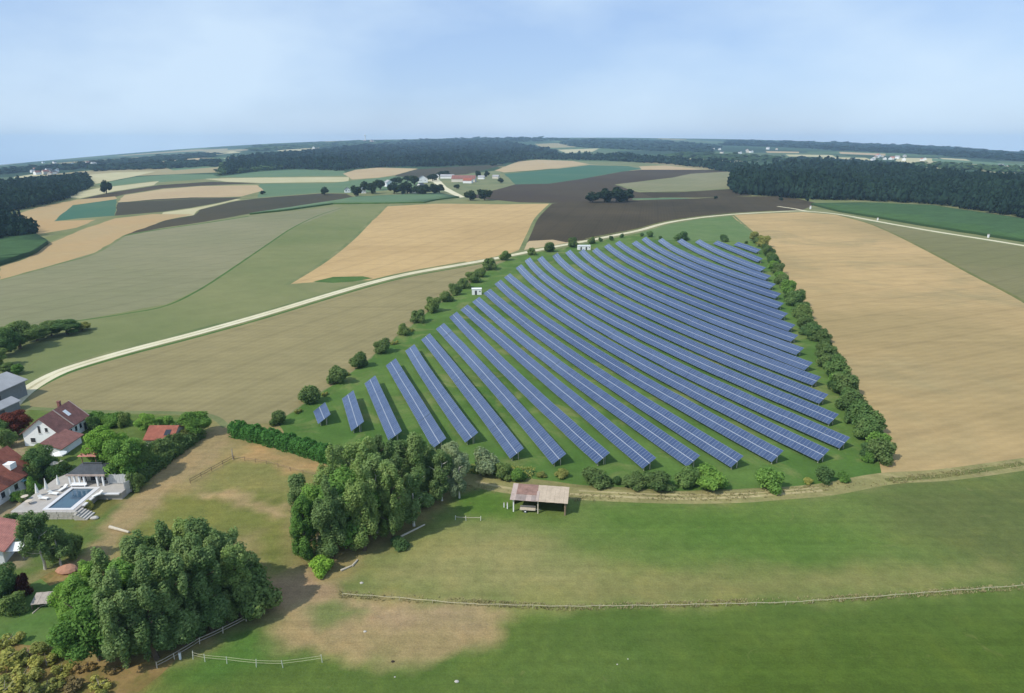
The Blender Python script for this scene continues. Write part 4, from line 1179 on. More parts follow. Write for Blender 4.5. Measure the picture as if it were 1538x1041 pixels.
# ------------------------------------------------------------------ woods: masses of trees that nobody could count
def tree_template(nq, rng, conif):
    n = nq
    t = rng.uniform(0, 1, n)
    a = rng.uniform(0, 6.283, n)
    if conif:
        z = .12 + .86 * t
        rad = (1 - t) ** .8 * .30 + .02
    else:
        z = .18 + .78 * t
        rad = .40 * np.sqrt(np.clip(1 - ((t - .45) / .58) ** 2, .02, 1))
    d = np.stack([np.cos(a), np.sin(a), .5 + 0 * a], 1)
    pos = np.stack([np.cos(a) * rad, np.sin(a) * rad, z], 1)
    nn = d + rng.normal(size=(n, 3)) * .45
    nn /= np.linalg.norm(nn, axis=1)[:, None]
    u = np.cross(nn, rng.normal(size=(n, 3))); u /= np.linalg.norm(u, axis=1)[:, None]
    w = np.cross(nn, u)
    s = (.55 / math.sqrt(nq)) * rng.uniform(.8, 1.5, n)[:, None] * 1.25
    v = np.stack([pos - u * s, pos + w * s * .7, pos + u * s, pos - w * s * .7], 1).reshape(-1, 3)
    i4 = np.arange(n)[:, None] * 4
    tri = np.concatenate([i4 + np.array([[0, 1, 2]]), i4 + np.array([[0, 2, 3]])], 1).reshape(-1, 3)
    k = len(v)
    rr = .24 if conif else .34
    core = np.array([(rr, 0, .35), (0, rr, .35), (-rr, 0, .35), (0, -rr, .35), (0, 0, .9), (0, 0, 0.0)])
    ct = np.array([(0, 1, 4), (1, 2, 4), (2, 3, 4), (3, 0, 4), (1, 0, 5), (2, 1, 5), (3, 2, 5), (0, 3, 5)]) + k
    return np.concatenate([v, core]), np.concatenate([tri, ct])

def wood(name, px, mat, hgt, k_sp, smin, conif=.5, seed=1, q=1.0, label=None):
    rng = np.random.default_rng(seed)
    poly = np.array([P2(*p) for p in px])
    az = np.arctan2(poly[:, 0], poly[:, 1]); rd = np.hypot(poly[:, 0], poly[:, 1])
    P = []
    r_ = rd.min()
    while r_ < rd.max():
        sp = max(smin, r_ * k_sp)
        a = np.arange(az.min(), az.max(), sp / r_)
        a = a + rng.uniform(-.42, .42, len(a)) * sp / r_
        r2 = r_ + rng.uniform(-.42, .42, len(a)) * sp * 1.25
        P.append(np.stack([np.sin(a) * r2, np.cos(a) * r2], 1))
        r_ += sp * (1.0 if r_ < 1500 else 1.6)
    P = np.concatenate(P)
    P = P[inside_dist(P, poly) > 0]
    R = np.hypot(P[:, 0], P[:, 1])
    Z = terr(P[:, 0], P[:, 1])
    allv, allt, off = [], [], 0
    for lo, hi, nq in ((0, 900, int(60 * q)), (900, 1500, int(34 * q)), (1500, 2600, int(16 * q)), (2600, 9e9, int(9 * q))):
        for conf in (True, False):
            for var in range(3):
                tv, tt = tree_template(max(nq, 6), rng, conf)
                pick = (R >= lo) & (R < hi)
                hsh = np.abs(np.sin(P[:, 0] * 12.9898 + P[:, 1] * 78.233) * 43758.5453) % 1
                isC = hsh < conif
                pick &= (isC == conf) & ((hsh * 1000).astype(int) % 3 == var)
                idx = np.nonzero(pick)[0]
                if not len(idx): continue
                sp = np.maximum(smin, R[idx] * k_sp)
                h = hgt * rng.uniform(.62, 1.08, len(idx)) * (1 + .14 * np.sin(P[idx, 0] * .021 + 1.3 * np.sin(P[idx, 1] * .017))) * (1.0 + (.12 if conf else 0))
                wd = np.maximum(sp * 1.55, h * .55) * rng.uniform(.85, 1.2, len(idx)) * (.95 if conf else 1.1)
                ro = rng.uniform(0, 6.283, len(idx))
                c, s = np.cos(ro)[:, None], np.sin(ro)[:, None]
                X = (tv[None, :, 0] * c - tv[None, :, 1] * s) * wd[:, None] + P[idx, 0][:, None]
                Y = (tv[None, :, 0] * s + tv[None, :, 1] * c) * wd[:, None] + P[idx, 1][:, None]
                ZZ = tv[None, :, 2] * h[:, None] + Z[idx][:, None] - .5
                allv.append(np.stack([X, Y, ZZ], 2).reshape(-1, 3))
                allt.append((tt[None] + (np.arange(len(idx)) * len(tv))[:, None, None] + off).reshape(-1))
                off += len(idx) * len(tv)
    if not allv: return
    tri = np.concatenate(allt)
    me = fast_mesh(name, np.concatenate(allv), tri, np.full(len(tri) // 3, 3), M[mat])
    o = tag(link(name, me), kind='stuff')
    if label: o['label'] = label
    return o

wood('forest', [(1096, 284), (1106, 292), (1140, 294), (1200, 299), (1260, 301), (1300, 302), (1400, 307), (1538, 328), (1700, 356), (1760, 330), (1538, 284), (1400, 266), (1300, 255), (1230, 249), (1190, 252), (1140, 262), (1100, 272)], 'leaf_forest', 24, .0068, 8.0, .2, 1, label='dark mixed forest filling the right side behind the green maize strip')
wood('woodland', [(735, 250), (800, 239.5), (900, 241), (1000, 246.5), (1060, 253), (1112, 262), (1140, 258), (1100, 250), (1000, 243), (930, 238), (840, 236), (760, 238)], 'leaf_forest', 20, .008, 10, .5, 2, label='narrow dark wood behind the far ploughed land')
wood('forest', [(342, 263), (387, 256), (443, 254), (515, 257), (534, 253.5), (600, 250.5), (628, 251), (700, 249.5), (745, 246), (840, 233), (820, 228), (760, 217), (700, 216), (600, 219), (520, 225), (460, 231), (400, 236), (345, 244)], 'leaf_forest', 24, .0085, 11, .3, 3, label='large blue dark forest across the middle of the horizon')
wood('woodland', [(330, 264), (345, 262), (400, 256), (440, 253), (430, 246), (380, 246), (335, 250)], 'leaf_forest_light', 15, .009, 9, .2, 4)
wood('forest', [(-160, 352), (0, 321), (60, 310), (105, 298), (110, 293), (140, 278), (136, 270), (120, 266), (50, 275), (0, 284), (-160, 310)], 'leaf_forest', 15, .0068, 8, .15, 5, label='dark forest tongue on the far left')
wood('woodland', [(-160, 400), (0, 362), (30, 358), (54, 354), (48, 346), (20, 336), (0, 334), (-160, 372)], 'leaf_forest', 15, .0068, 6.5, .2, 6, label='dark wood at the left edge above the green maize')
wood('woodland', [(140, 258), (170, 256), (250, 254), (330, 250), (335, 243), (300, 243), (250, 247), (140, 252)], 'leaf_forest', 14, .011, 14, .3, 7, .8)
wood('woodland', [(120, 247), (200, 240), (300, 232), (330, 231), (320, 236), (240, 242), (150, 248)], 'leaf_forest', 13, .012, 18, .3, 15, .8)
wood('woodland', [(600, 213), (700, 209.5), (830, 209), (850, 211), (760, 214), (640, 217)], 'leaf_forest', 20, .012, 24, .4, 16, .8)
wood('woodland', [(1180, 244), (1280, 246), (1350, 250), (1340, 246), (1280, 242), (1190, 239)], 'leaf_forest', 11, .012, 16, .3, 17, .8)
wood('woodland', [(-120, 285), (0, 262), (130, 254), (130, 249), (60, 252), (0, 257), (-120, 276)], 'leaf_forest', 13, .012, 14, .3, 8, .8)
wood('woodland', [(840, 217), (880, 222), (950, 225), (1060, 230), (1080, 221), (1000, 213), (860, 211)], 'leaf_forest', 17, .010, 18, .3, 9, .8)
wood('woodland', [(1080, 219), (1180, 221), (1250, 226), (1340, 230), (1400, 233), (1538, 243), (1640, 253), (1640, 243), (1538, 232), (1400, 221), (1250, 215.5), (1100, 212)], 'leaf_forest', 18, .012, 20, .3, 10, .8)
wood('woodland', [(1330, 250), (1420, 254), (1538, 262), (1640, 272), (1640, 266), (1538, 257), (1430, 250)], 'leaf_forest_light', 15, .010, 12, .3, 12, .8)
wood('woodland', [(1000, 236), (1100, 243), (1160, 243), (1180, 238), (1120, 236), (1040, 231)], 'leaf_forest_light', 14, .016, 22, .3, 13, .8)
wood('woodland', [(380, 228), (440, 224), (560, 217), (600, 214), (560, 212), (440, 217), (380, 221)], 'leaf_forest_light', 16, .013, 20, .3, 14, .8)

# tufts of longer grass over the meadow and along its edges
def tufts(name, n, px, mat, s0, s1, seed, avoid=()):
    rng = np.random.default_rng(seed)
    poly = np.array([P2(*q) for q in px])
    lo, hi = poly.min(0), poly.max(0)
    P = rng.uniform(lo, hi, (n * 4, 2))
    cl = np.sin(P[:, 0] * .21 + 2 * np.sin(P[:, 1] * .13)) * np.sin(P[:, 1] * .27 + 1.5 * np.sin(P[:, 0] * .11))
    P = P[(inside_dist(P, poly) > 0) & (cl + rng.uniform(-1, 1, len(P)) > -.1)][:n]
    for av in avoid:
        P = P[inside_dist(P, np.array([P2(*q) for q in av])) < 0]
    n = len(P)
    V, k = [], 5
    for b_ in range(k):
        a = rng.uniform(0, 6.283, n)
        s = rng.uniform(s0, s1, n)
        d = np.stack([np.cos(a), np.sin(a)], 1)
        c = P + d * (s * .25)[:, None]
        w = np.stack([-d[:, 1], d[:, 0]], 1) * (s * .22)[:, None]
        z0 = np.zeros((n, 1))
        t = c + d * (s * .5)[:, None]
        V.append(np.stack([np.concatenate([c - w, z0], 1), np.concatenate([c + w, z0], 1), np.concatenate([t, (s * .75)[:, None]], 1)], 1))
    V = np.concatenate(V).reshape(-1, 3)
    me = fast_mesh(name, V, np.arange(len(V)), np.full(len(V) // 3, 3), M[mat])
    return tag(link(name, me), kind='stuff')
DRYP = [(388, 882), (430, 858), (470, 852), (515, 893), (600, 898), (700, 908), (785, 916), (765, 940), (740, 960), (690, 985), (600, 998), (500, 985), (430, 972), (400, 955)]
tufts('grass_tufts', 2500, [(510, 888), (850, 909), (1250, 896), (1540, 877), (1540, 886), (1250, 906), (850, 918), (510, 899)], 'tuft_dry', .18, .42, 7)
tufts('grass_tufts', 3000, [(700, 728), (860, 742), (1100, 740), (1320, 720), (1540, 692), (1540, 702), (1320, 730), (1100, 752), (860, 754), (700, 738)], 'tuft_dry', .2, .5, 8)

# ------------------------------------------------------------------ solar array
PW, PL, GAP, TILT, LOWZ = 1.02, 1.92, .10, math.radians(33), .80
def panel_faces(mb, fr=.028, th=.04, w=PW, l=PL):
    """One framed module: pale rim, recessed dark glass."""
    x0, x1 = -w / 2 + .008, w / 2 - .008
    o = [(x0, 0, th), (x1, 0, th), (x1, l, th), (x0, l, th)]
    i = [(x0 + fr, fr, th - .008), (x1 - fr, fr, th - .008), (x1 - fr, l - fr, th - .008), (x0 + fr, l - fr, th - .008)]
    for k in range(4):
        j = (k + 1) % 4
        mb.face([o[k], o[j], i[j], i[k]], 0)
    mb.face(i, 1)
    b = [(p[0], p[1], 0) for p in o]
    for k in range(4):
        j = (k + 1) % 4
        mb.face([b[k], b[j], o[j], o[k]], 0)
    mb.face(b[::-1], 0)
pm_ = MB()
panel_faces(pm_)
PANEL = pm_.mesh('solar_panel', [M['panel_rim'], M['panel_cell']])
PV = np.array([tuple(v) for v in pm_.v]); PF = pm_.f; PMI = pm_.mi
ROWS = {1: [(471, 619), (478, 637)], 2: [(514, 600), (528, 649)], 3: [(548, 577), (584.5, 664)], 4: [(580, 550), (651, 675)], 5: [(609, 528), (628, 560), (700, 667)], 6: [(633, 511), (671, 560), (740, 653), (767, 690)],
        7: [(655, 495), (714, 560), (780, 638), (832, 700)], 8: [(675, 477), (780, 587), (880, 681), (895, 697)], 9: [(692, 466), (780, 545), (880, 630), (965, 705)],
        10: [(710, 454), (780, 516), (880, 591), (980, 664), (1032, 702)], 11: [(727, 441), (780, 488), (880, 560), (980, 625), (1098, 704)], 12: [(743, 427), (780, 461), (880, 532), (980, 592), (1080, 650), (1160, 695)],
        13: [(757, 417), (780, 436), (880, 508), (980, 564), (1080, 618), (1231, 694)], 14: [(774, 403), (780, 408), (880, 486), (980, 543), (1080, 590), (1261, 674)],
        15: [(788, 392), (880, 465), (980, 520), (1080, 566), (1250, 639)], 16: [(806, 390), (880, 444.5), (980, 501), (1080, 546.5), (1237, 607)], 17: [(828, 385), (880, 424), (980, 483), (1080, 526.5), (1227, 579)],
        18: [(847, 380), (880, 404.6), (980, 464), (1080, 509), (1214, 556)], 19: [(867, 379), (880, 387), (980, 447), (1080, 492), (1202, 534)], 20: [(889, 377), (980, 431), (1080, 476), (1193, 514)],
        21: [(907, 371), (980, 415), (1080, 460), (1185, 497)], 22: [(923, 366), (980, 400), (1080, 447), (1178, 480)], 23: [(947, 366), (980, 384), (1080, 434), (1173, 464)], 24: [(961, 360), (980, 370), (1080, 421), (1168, 449)],
        25: [(988, 362), (1080, 408), (1157, 434)], 26: [(1017, 363), (1080, 395), (1150, 421)], 27: [(1044, 364), (1080, 383), (1142, 408)], 28: [(1071, 366), (1138, 394)], 29: [(1102, 368), (1135, 380)]}
rp = random.Random(21)
for num, px in ROWS.items():
    W3 = [gp(x, y, LOWZ) for x, y in px]
    ys = np.array([p.y for p in W3]); xs = np.array([p.x for p in W3])
    deg = min(len(px) - 1, 2 if len(px) < 6 else 3)
    pol = np.polyfit(ys, xs, deg)
    dpol = np.polyder(pol)
    if num < 15:
        lab = f'row of blue solar panels, {ORD[num]} from the left' + (', the tiny one with two posts' if num == 1 else ' among rows ending at the track')
    else:
        lab = f'solar panel row ending at the tall hedge, {ORD[num - 14]} up from the near corner'
    root = empty('solar_panel_row', (W3[0].x, W3[0].y, tz(W3[0].x, W3[0].y)), 0, lab, 'solar panel row', 'rows of the solar array')
    R0 = root.location.copy()
    y, yend = ys.max(), ys.min()
    samples = []
    while y > yend + .3:
        x = float(np.polyval(pol, y)); dx = float(np.polyval(dpol, y))
        t = Vector((-dx, -1, 0)).normalized()
        samples.append((Vector((x, y, tz(x, y) + LOWZ)), t))
        y += t.y * PW
    singles, VV, LL, SZ, MI, off = [], [], [], [], [], 0
    frame, rail = MB(), MB()
    dz = tl = 0.0
    for k, (p, t) in enumerate(samples):
        if k % 12 == 0:
            dz, tl = rp.uniform(-.05, .05), rp.uniform(-.010, .010)
        hn = Vector((-t.y, t.x, 0))
        th = TILT + tl
        v = hn * math.cos(th) + Vector((0, 0, math.sin(th)))
        n = t.cross(v)
        base_ = p - R0 + Vector((0, 0, dz))
        near_ = p.y < 195 and abs(p.x) < 175
        for half in (0, 1):
            o = base_ + v * (half * (PL + GAP))
            mat4 = Matrix(((t.x, v.x, n.x, o.x), (t.y, v.y, n.y, o.y), (t.z, v.z, n.z, o.z), (0, 0, 0, 1)))
            if near_:
                singles.append((p.y, mat4))
            else:
                A = np.array(mat4)
                VV.append(PV @ A[:3, :3].T + A[:3, 3])
                for f in PF:
                    LL += [i + off for i in f]
                    SZ.append(len(f))
                MI += PMI
                off += len(PV)
        # rail between the two panel tiers, purlins and posts
        e0, e1 = base_ - t * PW / 2, base_ + t * PW / 2
        g0, g1_ = PL + .006, PL + GAP - .006
        rail.hull8([e0 + v * g0 - n * .03, e1 + v * g0 - n * .03, e1 + v * g1_ - n * .03, e0 + v * g1_ - n * .03], [e0 + v * g0 + n * .03, e1 + v * g0 + n * .03, e1 + v * g1_ + n * .03, e0 + v * g1_ + n * .03])
        if k % 3 == 1:
            for vv_ in (.85, 3.0):
                q = base_ + v * vv_ - n * .05
                gz = tz(p.x, p.y) - R0.z - .2
                frame.tube([q, Vector((q.x, q.y, gz))], .06, 5)
            frame.tube([base_ + v * .25 - n * .07, base_ + v * 3.65 - n * .07], .05, 5)
        if k % 3 == 0 and k + 3 < len(samples):
            for vv_ in (.45, 1.45, 2.5, 3.5):
                p3, t3 = samples[k + 3]
                frame.tube([base_ + v * vv_ - n * .03, p3 - R0 + Vector((0, 0, dz)) + v * vv_ - n * .03], .03, 4, cap=False)
    singles.sort(key=lambda q: q[0])
    for yy, m4 in singles[:300]:
        o = link('solar_panel', PANEL, root)
        o.matrix_local = m4
    for yy, m4 in singles[300:]:
        A = np.array(m4)
        VV.append(PV @ A[:3, :3].T + A[:3, 3])
        for f in PF:
            LL += [i + off for i in f]; SZ.append(len(f))
        MI += PMI
        off += len(PV)
    if VV:
        me = fast_mesh('solar_panel', np.concatenate(VV), LL, SZ, M['panel_rim'])
        me.materials.append(M['panel_cell'])
        me.polygons.foreach_set('material_index', MI)
        tag(link('solar_panel', me, root), kind='stuff')
    rail.build('centre_rail', M['alu'], root)
    tag(frame.build('mounting_frame', M['steel'], root), kind='stuff')
    # the two posts seen at the near end of the row
    p, t = samples[-1]
    hn = Vector((-t.y, t.x, 0))
    v = hn * math.cos(TILT) + Vector((0, 0, math.sin(TILT)))
    for vv_ in (.8, 2.6):
        q = p - R0 + v * vv_ - t * .1 - Vector((0, 0, .12))
        mb = MB()
        mb.box(q.x - .09, q.x + .09, q.y - .09, q.y + .09, tz(p.x, p.y) - R0.z - .2, q.z)
        mb.build('post', M['wood_pale'], root)

# ------------------------------------------------------------------ buildings
def ringwall(mb, x0, x1, y0, y1, h, t=0, mi=0):
    mb.box(x0, x1, y0, y1, 0, h, mi)

def gable(name, label, cat, loc, rz, hw, L, eave, ridge, wall, roof, over=.45, rx=0.0, group=None, th=.2, z0=0.0, roofname='roof'):
    """Gabled building in its own frame: ridge along local y, base centre at the origin; rx moves the ridge off centre."""
    root = empty(name, loc, rz, label, cat, group)
    w = MB()
    y0, y1 = -L / 2, L / 2
    A = lambda y: [Vector((-hw, y, -.4)), Vector((hw, y, -.4)), Vector((hw, y, eave)), Vector((rx, y, ridge)), Vector((-hw, y, eave))]
    a, b_ = A(y0), A(y1)
    w.face(a); w.face(b_[::-1])
    w.face([a[1], b_[1], b_[2], a[2]]); w.face([b_[0], a[0], a[4], b_[4]])
    w.face([a[2], b_[2], b_[3], a[3]]); w.face([a[3], b_[3], b_[4], a[4]])
    w.build('wall', wall, root)
    def prof(y, lift):
        sr = (ridge - eave) / (hw - rx); sl_ = (ridge - eave) / (hw + rx)
        return [Vector((-hw - over, y, eave - over * sl_ + lift)), Vector((rx, y, ridge + lift)), Vector((hw + over, y, eave - over * sr + lift))]
    ya, yb = y0 - over, y1 + over
    lo0, lo1, hi0, hi1 = prof(ya, .02), prof(yb, .02), prof(ya, .02 + th), prof(yb, .02 + th)
    r_ = MB()
    for k in (0, 1):
        r_.face([hi0[k], hi0[k + 1], hi1[k + 1], hi1[k]])
        r_.face([lo0[k + 1], lo0[k], lo1[k], lo1[k + 1]])
        r_.face([lo0[k], lo0[k + 1], hi0[k + 1], hi0[k]])
        r_.face([lo1[k + 1], lo1[k], hi1[k], hi1[k + 1]])
    r_.face([lo0[0], hi0[0], hi1[0], lo1[0]])
    r_.face([hi0[2], lo0[2], lo1[2], hi1[2]])
    ro = r_.build(roofname, roof, root)
    return root, ro

def opening(root, name, side, hwL, u, z, w, h, pane='pane', frame='white_paint', sill=True):
    """A framed window or door standing proud of a wall. side: '-y', '+y', '+x', '-x' in the building's frame; hwL = distance of that wall."""
    mb, pn, sb = MB(), MB(), MB()
    def place(m_, a0, a1, z0, z1, d0, d1):
        if side == '-y': m_.box(a0, a1, -hwL - d1, -hwL - d0, z0, z1)
        elif side == '+y': m_.box(a0, a1, hwL + d0, hwL + d1, z0, z1)
        elif side == '+x': m_.box(hwL + d0, hwL + d1, a0, a1, z0, z1)
        else: m_.box(-hwL - d1, -hwL - d0, a0, a1, z0, z1)
    place(mb, u - w / 2, u + w / 2, z, z + h, -.05, .04)
    place(pn, u - w / 2 + .09, u + w / 2 - .09, z + .09, z + h - .09, .03, .06)
    fr = mb.build(name, M[frame], root)
    pn.build('pane' if name == 'window' else 'leaf', M[pane], fr)
    if sill and name == 'window':
        place(sb, u - w / 2 - .08, u + w / 2 + .08, z - .08, z - .003, -.03, .13)
        sb.build('sill', M['stone'], fr)
    return fr

# white house with the long brown-red roof
root, ro = gable('white_house', 'white rendered house with a bright gable and brown red tiled roof', 'house', (-113.2, 152.2, 0), 0, 4.4, 10.6, 3.4, 7.1, M['white_wall'], M['tile_brown'], .5, .5)
opening(root, 'window', '-y', 5.3, -.2, 3.3, .75, 2.0)
opening(root, 'window', '-y', 5.3, 1.5, 3.6, .85, 1.2)
opening(root, 'window', '-y', 5.3, -2.2, .9, 1.3, 1.3)
for u in (-1.2, .7, 2.5):
    opening(root, 'window', '+x', 4.4, u, 1.2, 1.0, 1.4)
opening(root, 'door', '+x', 4.4, 4.2, 0.0, 1.1, 2.1, 'door_dark', 'wood_pale')
mb = MB(); mb.slab([(1.6, 1.2, 6.37), (2.9, 1.2, 5.13), (2.9, 2.3, 5.13), (1.6, 2.3, 6.37)], .1)
sk = mb.build('skylight', M['white_paint'], ro)
mb = MB(); mb.box(-.9, -.3, 3.2, 3.9, 5.6, 8.0); mb.box(-.98, -.22, 3.12, 3.98, 8.0, 8.12)
mb.build('chimney', M['tile_brown'], ro)
mb = MB(); mb.slab([(.52, -.62, 7.45), (4.95, -.62, 3.40), (4.95, -.34, 3.40), (.52, -.34, 7.45)], .12)
mb.build('verge_board', M['pale_sheet'], ro)
mb = MB(); mb.slab([(.45, 5.62, 7.45), (4.95, 5.62, 3.40), (4.95, 5.84, 3.40), (.45, 5.84, 7.45)], .12)
mb.build('verge_board', M['pale_sheet'], ro)
# lower wing in front on the right
w = MB(); w.hull8([(4.43, -11, -.4), (8.2, -11, -.4), (8.2, -3.6, -.4), (4.43, -3.6, -.4)], [(4.43, -11, 3.2), (8.2, -11, 2.05), (8.2, -3.6, 2.05), (4.43, -3.6, 3.2)])
wg = w.build('side_wing', M['white_wall'], root)
w = MB(); w.slab([(4.0, -11.5, 3.68), (8.8, -11.5, 2.1), (8.8, -3.1, 2.1), (4.0, -3.1, 3.68)], .2)
w.build('wing_roof', M['tile_brown'], wg)

# second house at the left frame edge
root, ro = gable('red_roof_house', 'house with a bright red tiled roof and white dormers at the frame edge', 'house', (-108.5, 120.8, 0), math.radians(-4), 5.2, 17, 3.4, 8.0, M['white_wall'], M['tile_red'], .6)
for u in (-5.0, .5, 5.2):
    d = MB()
    d.hull8([(1.9, u - .8, 4.9), (4.0, u - .8, 4.9), (4.0, u + .8, 4.9), (1.9, u + .8, 4.9)], [(1.9, u - .8, 6.15), (4.0, u - .8, 6.15), (4.0, u + .8, 6.15), (1.9, u + .8, 6.15)])
    dm = d.build('dormer', M['white_wall'], ro)
for u in (-6.5, -3.2, 0, 3.4, 6.6):
    opening(root, 'window', '+x', 5.2, u, 1.0, 1.1, 1.4)
mb = MB(); mb.box(-.4, .3, 3, 3.7, 7, 9.2)
mb.build('chimney', M['tile_brown'], ro)

# house with the salmon roof in the lower left corner
root, ro = gable('salmon_roof_house', 'low house with a salmon red tiled roof at the lower left frame edge', 'house', (-93.6, 102.6, 0), math.radians(14), 4.6, 8.2, 2.9, 4.7, M['white_wall'], M['tile_salmon'], .7)
for u in (-2.2, 1.0):
    opening(root, 'window', '-y', 4.1, u, .8, 1.3, 1.4)
opening(root, 'window', '+x', 4.6, -1.0, .8, 1.6, 1.4)

# grey barn and its lower shed beside the pale road
root, ro = gable('grey_barn', 'long grey boarded barn with a pale sheet roof beside the road', 'barn', (-147.0, 170.5, 0), math.radians(-4), 5.4, 22, 4.6, 6.6, M['grey_wall'], M['metal_roof'], .6)
for u in (-6.5, 0.5):
    opening(root, 'door', '+x', 5.4, u, 0, 3.2, 3.4, 'door_dark', 'wood_grey', False)
root, ro = gable('grey_shed', 'small grey shed with pale roof between the barn and the road', 'shed', (-138.2, 166.0, 0), math.radians(-6), 2.3, 9.5, 2.3, 3.3, M['grey_wall'], M['metal_roof'], .35)
opening(root, 'door', '+x', 2.3, -1.0, 0, 1.8, 1.9, 'door_dark', 'wood_grey', False)

# garden shed with red roof
root, ro = gable('garden_shed', 'red tiled garden shed with two dark skylights under the trees', 'shed', (-84.4, 149.0, 0), math.radians(90), 3.4, 6.4, 2.4, 4.3, M['cream_wall'], M['tile_red'], .4)
for u in (1.3, 2.55):
    mb = MB(); mb.slab([(-1.9 + (u - 1.3) * .55, -2.3, 3.52 - (u - 1.3) * -.30), (-2.7 + (u - 1.3) * .55, -2.3, 3.08 - (u - 1.3) * -.30), (-2.7 + (u - 1.3) * .55, -.9, 3.08 - (u - 1.3) * -.30), (-1.9 + (u - 1.3) * .55, -.9, 3.52 - (u - 1.3) * -.30)], .06)
    k_ = mb.build('skylight', M['pane'], ro)
opening(root, 'door', '-x', 3.4, 1.2, 0, 1.0, 1.9, 'door_dark', 'white_paint')

# pool terrace (raised), retaining wall, steps
TZ = 1.5
px0, px1, py0, py1 = -91.0, -86.6, 115.6, 123.4        # water
tx0, tx1, ty0, ty1 = -97.5, -85.0, 114.4, 130.0
def slab_piece(name, mat, x0, x1, y0, y1, z0, z1, parent=None):
    mb = MB(); mb.box(x0, x1, y0, y1, z0, z1)
    return mb.build(name, M[mat], parent)
ter = MB()
ter.box(tx0, px0, ty0, ty1, -.3, TZ)
ter.box(px1, tx1, ty0, ty1, -.3, TZ)
ter.box(px0, px1, ty0, py0, -.3, TZ)
ter.box(px0, px1, py1, ty1, -.3, TZ)
ter.box(tx1, -80.0, 121.6, 130.0, -.3, TZ - .004)
tag(ter.build('terrace', M['paving']), kind='structure')
rw = empty('retaining_wall', (-91.0, 114.2, 0), 0, 'pale stone retaining wall along the near side of the pool terrace', 'wall')
rr = random.Random(4)
stone_protos = []
for k in range(4):
    mb = MB(); mb.box(-.48, .48, -.12, .12, 0, .36); stone_protos.append(mb.mesh('stone', M['stone']))
for c in range(4):
    x = -6.4 + (.3 if c % 2 else 0)
    while x < 5.6:
        s = rr.uniform(.75, 1.25)
        o = link('stone', rr.choice(stone_protos), rw, (x + .48 * s, rr.uniform(-.03, .03), c * .40))
        o.scale = (s * .97, 1, rr.uniform(.96, 1.07))
        x += .98 * s
pool = empty('swimming_pool', ((px0 + px1) / 2, (py0 + py1) / 2, TZ), 0, 'rectangular blue swimming pool with white coping on the terrace', 'pool')
hx, hy = (px1 - px0) / 2, (py1 - py0) / 2
slab_piece('water', 'water', -hx + .003, hx - .003, -hy + .003, hy - .003, -.9, -.12, pool)
for a in ((-hx - .75, -hx, -hy - .6, hy + .6), (hx, hx + .95, -hy - .6, hy + .6), (-hx + .002, hx - .002, -hy - .6, -hy), (-hx + .002, hx - .002, hy, hy + .6)):
    slab_piece('coping', 'coping', a[0], a[1], a[2], a[3], .002, .08, pool)
st = empty('stone_steps', (-84.9, 115.0, 0), 0, 'pale stone steps at the near right corner of the pool terrace', 'steps')
for k in range(5):
    slab_piece('step', 'stone', -.0 + k * .5, .48 + k * .5, -1.3, 1.3, -.1, TZ - .25 * (k + 1), st)
mb = MB(); mb.box(-84.97, -84.4, 116.6, 121.6, TZ - .15, TZ + .10); mb.box(-84.4, -80.2, 121.0, 121.58, TZ - .15, TZ + .1)
tag(mb.build('terrace_kerb', M['coping']), kind='structure')

# pool house
ph = empty('pool_house', (-88.6, 127.0, TZ), 0, 'pool house with white columns and dark slate hip roof behind the pool', 'pool house')
slab_piece('wall', 'cream_wall', -3.4, 3.4, -.3, 2.4, 0, 2.6, ph)
w = MB()
e = [(-4.0, -2.6, 2.62), (4.0, -2.6, 2.62), (4.0, 2.8, 2.62), (-4.0, 2.8, 2.62)]
rdg = [Vector((-1.9, .4, 3.75)), Vector((1.9, .4, 3.75))]
w.face([e[0], e[1], rdg[1], rdg[0]]); w.face([e[1], e[2], rdg[1]]); w.face([e[2], e[3], rdg[0], rdg[1]]); w.face([e[3], e[0], rdg[0]]); w.face(e[::-1])
rf = w.build('roof', M['slate_roof'], ph)
w = MB(); w.box(-1.95, 1.95, .22, .58, 3.68, 3.95)
w.build('ridge_cap', M['door_dark'], rf)
slab_piece('fascia', 'pale_sheet', -4.05, 4.05, -2.72, -2.603, 2.35, 2.75, ph)
for x in (-3.6, -2.6, -1.6, -.6, 2.1, 3.3):
    slab_piece('column', 'white_paint', x - .16, x + .16, -2.5, -2.18, 0, 2.6, ph)
for x in (-2.1, 0, 2.1):
    opening(ph, 'door', '-y', .3, x, 0, 1.4, 2.1, 'pane', 'white_paint')
bn = empty('garden_bench', (-90.3, 124.2, TZ), 0, 'long white bench between the pool and the pool house columns', 'bench')
slab_piece('seat', 'white_paint', -1.6, 1.6, -.25, .25, .40, .46, bn)
for x in (-1.4, 1.3):
    slab_piece('leg', 'white_paint', x, x + .1, -.22, .22, 0, .40, bn)
slab_piece('backrest', 'white_paint', -1.6, 1.6, .25, .30, .46, .85, bn)
